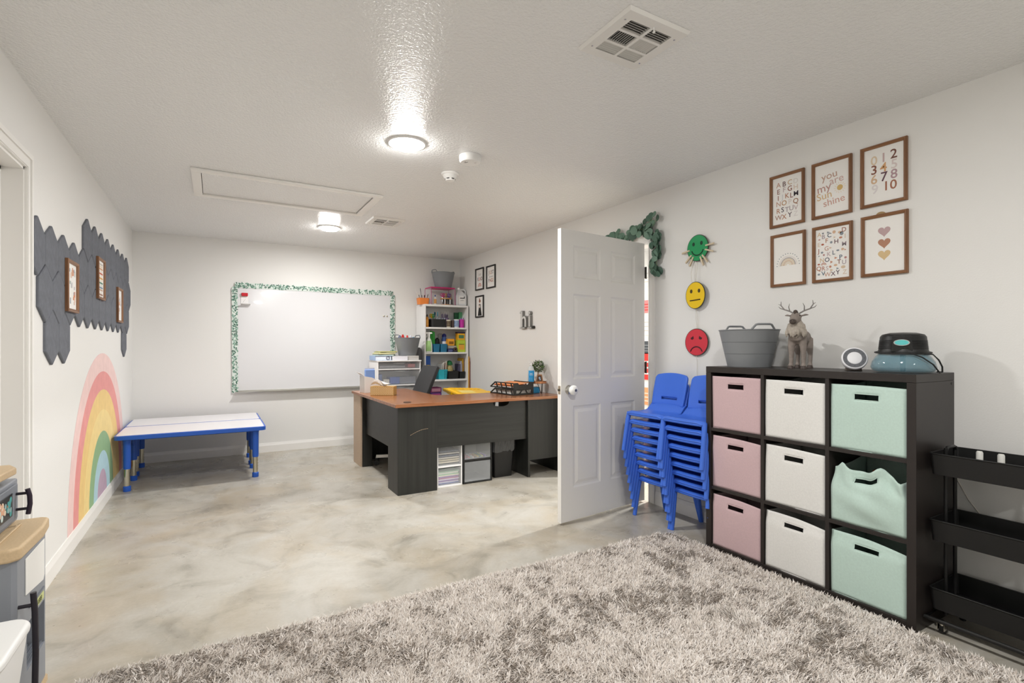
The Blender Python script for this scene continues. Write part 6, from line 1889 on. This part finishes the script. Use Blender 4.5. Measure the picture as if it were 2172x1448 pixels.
for si, (yc, where) in enumerate(((2.628, 'nearer the open door'), (2.295, 'beside the cube organizer'))):
    for k in range(9):
        zc = k * 0.0605
        xx = 2.672 - k * 0.0135
        if k == 8: nm = 'topmost blue plastic child chair'
        elif k == 0: nm = 'bottom blue plastic child chair'
        else: nm = '%s blue plastic child chair from the bottom' % ORD[k]
        lab = nm + ' in the stack ' + where
        if first:
            ch = proto; ch.location = (xx, yc, zc); ch['label'] = lab; first = False
        else:
            dup(proto, (xx, yc, zc), RW, lab)

# ------------------------------------------------------------------ shag rug
RX0, RX1, RY0, RY1 = -0.455, 2.575, 0.28, 2.42
rug = thing('shag_rug', 'thick taupe shag area rug on the concrete floor', 'rug', ((RX0 + RX1) / 2, (RY0 + RY1) / 2, 0))
rw, rd = RX1 - RX0, RY1 - RY0
obj('backing', MB().prism(rrect(rw - 0.03, rd - 0.03, 0.06), 0.0005, 0.008), mat('#b9aea2', 0.95), rug)
def shag():
    rs = np.random.default_rng(5)
    N = 290000
    x = rs.uniform(-rw / 2, rw / 2, N)
    y = rs.uniform(-rd / 2, rd / 2, N)
    # round the corners
    cx_ = np.clip(np.abs(x) - (rw / 2 - 0.10), 0, None)
    cy_ = np.clip(np.abs(y) - (rd / 2 - 0.10), 0, None)
    keep = (cx_ ** 2 + cy_ ** 2) < 0.01
    x, y = x[keep], y[keep]
    N = len(x)
    # random lie of the pile: value noise at a few scales
    def vn(cell, seed):
        g = np.random.default_rng(seed).uniform(-1, 1, (int(rw / cell) + 3, int(rd / cell) + 3))
        fx, fy = (x + rw / 2) / cell, (y + rd / 2) / cell
        ix, iy = fx.astype(int), fy.astype(int)
        tx, ty = fx - ix, fy - iy
        tx, ty = tx * tx * (3 - 2 * tx), ty * ty * (3 - 2 * ty)
        return (g[ix, iy] * (1 - tx) + g[ix + 1, iy] * tx) * (1 - ty) + (g[ix, iy + 1] * (1 - tx) + g[ix + 1, iy + 1] * tx) * ty
    ang_ = 2.2 * vn(0.30, 1) + 1.4 * vn(0.085, 2) + 2.0 * vn(0.03, 3) + rs.normal(0, 0.95, N)
    L = rs.uniform(0.020, 0.036, N)
    lean = rs.uniform(0.75, 1.42, N)
    wd = rs.uniform(0.0011, 0.0023, N)
    dx, dy = np.cos(ang_), np.sin(ang_)
    px, py = -dy, dx
    h1, h2 = L * 0.5, L
    r1 = h1 * np.sin(lean * 0.6); z1_ = 0.007 + h1 * np.cos(lean * 0.6)
    r2 = r1 + h1 * np.sin(lean); z2_ = np.maximum(z1_ + h1 * np.cos(lean) , 0.006)
    V = np.empty((N, 5, 3))
    V[:, 0] = np.stack([x - px * wd, y - py * wd, np.full(N, 0.006)], 1)
    V[:, 1] = np.stack([x + px * wd, y + py * wd, np.full(N, 0.006)], 1)
    V[:, 2] = np.stack([x + dx * r1 + px * wd * 1.15, y + dy * r1 + py * wd * 1.15, z1_], 1)
    V[:, 3] = np.stack([x + dx * r1 - px * wd * 1.15, y + dy * r1 - py * wd * 1.15, z1_], 1)
    V[:, 4] = np.stack([x + dx * r2, y + dy * r2, z2_], 1)
    b = (np.arange(N) * 5)[:, None]
    quads = (b + np.array([[0, 1, 2, 3]]))
    tris = (b + np.array([[3, 2, 4]]))
    loops = np.concatenate([quads, tris], 1).ravel().astype(np.int32)      # 7 loops per blade
    starts = (np.arange(N)[:, None] * 7 + np.array([[0, 4]])).ravel().astype(np.int32)
    me = bpy.data.meshes.new('pile')
    me.vertices.add(N * 5)
    me.vertices.foreach_set('co', V.astype(np.float32).ravel())
    me.loops.add(N * 7)
    me.loops.foreach_set('vertex_index', loops)
    me.polygons.add(N * 2)
    me.polygons.foreach_set('loop_start', starts)
    me.update(calc_edges=True)
    # strand colour: random mix of taupe and cream yarn with loose patches
    base = np.array([lin('#ddd4cb')[:3], lin('#cdc3b9')[:3], lin('#ebe5df')[:3], lin('#b9aea4')[:3]])
    patch = 0.5 + 0.16 * vn(0.22, 4) + 0.22 * vn(0.05, 5)
    u = rs.uniform(0, 1, N) + (patch - 0.5) * 0.5
    idx = np.where(u < 0.10, 3, np.where(u < 0.36, 1, np.where(u < 0.72, 0, 2)))
    col = base[idx] * rs.uniform(0.9, 1.08, N)[:, None]
    rgba = np.ones((N, 5, 4), np.float32)
    rgba[:, :, :3] = col[:, None, :]
    at = me.color_attributes.new('yarn', 'FLOAT_COLOR', 'POINT')
    at.data.foreach_set('color', rgba.ravel())
    return me
m = bpy.data.materials.new('rug_yarn')
m.use_nodes = True
nt = m.node_tree
b = nt.nodes['Principled BSDF']
an = nt.nodes.new('ShaderNodeAttribute')
an.attribute_name = 'yarn'
nt.links.new(an.outputs['Color'], b.inputs['Base Color'])
b.inputs['Roughness'].default_value = 0.75
b.inputs['Sheen Weight'].default_value = 0.1
pm = shag()
pm.materials.append(m)
o = obj('pile', pm, None, rug, kind='stuff')

# ------------------------------------------------------------------ toy kitchen at the left edge
M_GR = mat('#8b8f96', 0.45)
M_GR2 = mat('#6f747c', 0.45)
M_TAN = mat('#c9b08c', 0.5, var=(150, 0.07))
t = thing('toy_kitchen', 'grey and tan plastic toy kitchen at the left edge', 'toy kitchen', (XL + 0.022, 2.345, 0), LW)
# local: x to the right in a front view (= +y of the room), y towards the wall; front at y = -0.19
F0 = -0.19
bodyp = [(-0.165, 0.0), (-0.165, F0 + 0.012), (-0.153, F0), (0.155, F0), (0.165, F0 + 0.010), (0.165, 0.0)]
def pl(poly, z0, z1): return MB().prism(poly, z0, z1)
# body split around the dispenser recess
mb = MB()
mb.prism(bodyp, 0.02, 0.15)
mb.prism(bodyp, 0.305, 0.555)
mb.prism([(-0.165, 0.0), (-0.165, F0 + 0.012), (-0.153, F0), (-0.06, F0), (-0.06, 0.0)], 0.15, 0.305)
mb.prism([(0.145, 0.0), (0.145, F0), (0.155, F0), (0.165, F0 + 0.010), (0.165, 0.0)], 0.15, 0.305)
mb.box(-0.06, F0 + 0.07, 0.15, 0.145, 0.0, 0.305)
obj('cabinet', mb, M_GR, t)
mb = MB()
for k in range(5):
    mb.box(-0.05, F0 + 0.006 + k * 0.012, 0.150, 0.14, F0 + 0.011 + k * 0.012, 0.157)
obj('drip_tray', mb, M_GR2, t)
obj('base_plinth', MB().prism([(p[0] * 1.03, p[1] * 1.03 + (0.006 if p[1] == 0 else 0)) for p in bodyp], 0.0, 0.02), M_TAN, t)
obj('door_panel', MB().prism([(-0.078, 0.41), (0.120, 0.385), (0.135, 0.40), (0.135, 0.53), (-0.078, 0.53)], F0 - 0.003, F0 - 0.0002, 'y'), mat('#eeede9', 0.4), t, bevel=0.001)
dp = obj('display', MB().box(0.02, F0 - 0.0025, 0.318, 0.128, F0 - 0.0002, 0.342), mat('#c8cc8c', 0.5), t)
mb = MB(); put_text(mb, '1888', 0.074, 0.330, 0.026, F0 - 0.0032, 0.01); obj('digits', mb, mat('#59602c', 0.6), dp, normals=False)
obj('shelf_groove', MB().box(-0.04, F0 - 0.004, 0.352, 0.13, F0 - 0.0002, 0.358), M_GR2, t)
hd_ = obj('door_handle', MB().tube([(-0.145, F0 - 0.036, 0.44), (-0.145, F0 - 0.040, 0.38), (-0.145, F0 - 0.042, 0.25), (-0.145, F0 - 0.040, 0.12), (-0.145, F0 - 0.036, 0.06)], 0.0085, 8), mat('#25222a', 0.4), t, smooth=60)
for z in (0.40, 0.10):
    obj('handle_post', MB().tube([(-0.145, F0 - 0.0005, z), (-0.145, F0 - 0.038, z)], 0.006, 8), mat('#25222a', 0.4), hd_, smooth=60)
ctp = [(-0.190, 0.006), (-0.190, F0 + 0.012), (-0.168, F0 - 0.014), (0.05, F0 - 0.020), (0.165, F0 - 0.010), (0.180, F0 + 0.012), (0.180, 0.006)]
obj('counter', MB().prism(ctp, 0.556, 0.600), M_TAN, t, bevel=0.010, seg=3)
obj('counter_ridge', MB().box(-0.17, F0 + 0.05, 0.600, 0.10, F0 + 0.06, 0.606), M_TAN, t, bevel=0.003)
mw = obj('microwave', MB().box(-0.17, F0 + 0.075, 0.606, 0.155, 0.004, 0.757), M_GR, t, bevel=0.006)
obj('microwave_door', MB().box(-0.16, F0 + 0.066, 0.622, 0.12, F0 + 0.0745, 0.744), mat('#7b8088', 0.45), mw, bevel=0.003)
wd_ = obj('window', MB().box(-0.13, F0 + 0.0635, 0.645, 0.055, F0 + 0.066, 0.725), mat('#23262a', 0.3), mw, bevel=0.002)
mb = MB()
R = random.Random(6)
cs = ['#b98a6a', '#8fb0b0', '#4f9a98', '#e0cdb8', '#d9a88a', '#c4d4d0']
for i in range(40):
    mb.m = i % 6
    flat(mb, circle(R.uniform(0.006, 0.014), 10, R.uniform(-0.11, 0.038), R.uniform(0.66, 0.71)), F0 + 0.0632 - i * 0.00001)
h = obj('microwave_handle', MB().tube([(0.10, F0 + 0.036, 0.725), (0.10, F0 + 0.030, 0.70), (0.10, F0 + 0.029, 0.67), (0.10, F0 + 0.034, 0.635)], 0.0075, 8), mat('#2a2030', 0.35), mw, smooth=60)
for z in (0.71, 0.655):
    obj('window_picture' if False else 'handle_post', MB().tube([(0.10, F0 + 0.066, z), (0.10, F0 + 0.032, z)], 0.005, 8), mat('#25222a', 0.4), mw, smooth=60)
obj('window_print', mb, [mat(c, 0.6) for c in cs], mw, normals=False)
obj('back_panel', MB().box(-0.17, -0.004, 0.600, 0.12, 0.006, 0.786), M_GR, t)
obj('top_shelf', MB().prism([(-0.19, 0.006), (-0.19, F0 + 0.07), (0.06, F0 + 0.055), (0.122, F0 + 0.085), (0.125, 0.006)], 0.786, 0.812), M_TAN, t, bevel=0.006)

t = thing('white_tub', 'white plastic bin with rounded rim in the lower left corner', 'bin', (-0.60, 1.90, 0))
mb = MB()
rbox(mb, 0.17, 0.22, 0.25, 0.30, 0, 0.40, 0.004, 0.05)
obj('bin_body', mb, mat('#efefed', 0.35), t, smooth=40)
mb = MB()
o1, o2 = rrect(0.262, 0.312, 0.055), rrect(0.25, 0.30, 0.05)
k = len(o1)
obj('lid', MB().prism(o1, 0.395, 0.425), mat('#f1f1ef', 0.35), t, bevel=0.012, seg=3)

# ------------------------------------------------------------------ things in the next room, seen through the hinge gap
gH = 'cards on the wall of the next room'
for i, (z, hgt, c, c2) in enumerate(((2.12, 0.24, '#f0efec', '#d9d6d0'), (1.74, 0.16, '#d98a8a', '#c9302c'), (1.50, 0.24, '#f0eeea', '#c9c6c0'), (1.22, 0.16, '#4a4e52', '#8a8e92'), (0.98, 0.34, '#d93a34', '#f2e9e4'), (0.60, 0.22, '#e0a070', '#f0e2d0'))):
    t = thing('wall_card', ['white card', 'pink red card', 'large white card', 'dark grey card', 'red card with white bars', 'peach card'][i] + ' on the far wall seen through the hinge gap', 'card', (HX - 0.0005, 4.62, z), RW, gH)
    obj('card', MB().box(-0.35, -0.006, -hgt / 2, 0.35, 0, hgt / 2), mat(c, 0.6), t)
    for k in range(3):
        obj('stripe', MB().box(-0.35, -0.0075, -hgt * 0.3 + k * hgt * 0.22, 0.35, -0.0061, -hgt * 0.3 + k * hgt * 0.22 + hgt * 0.06), mat(c2, 0.6), t)
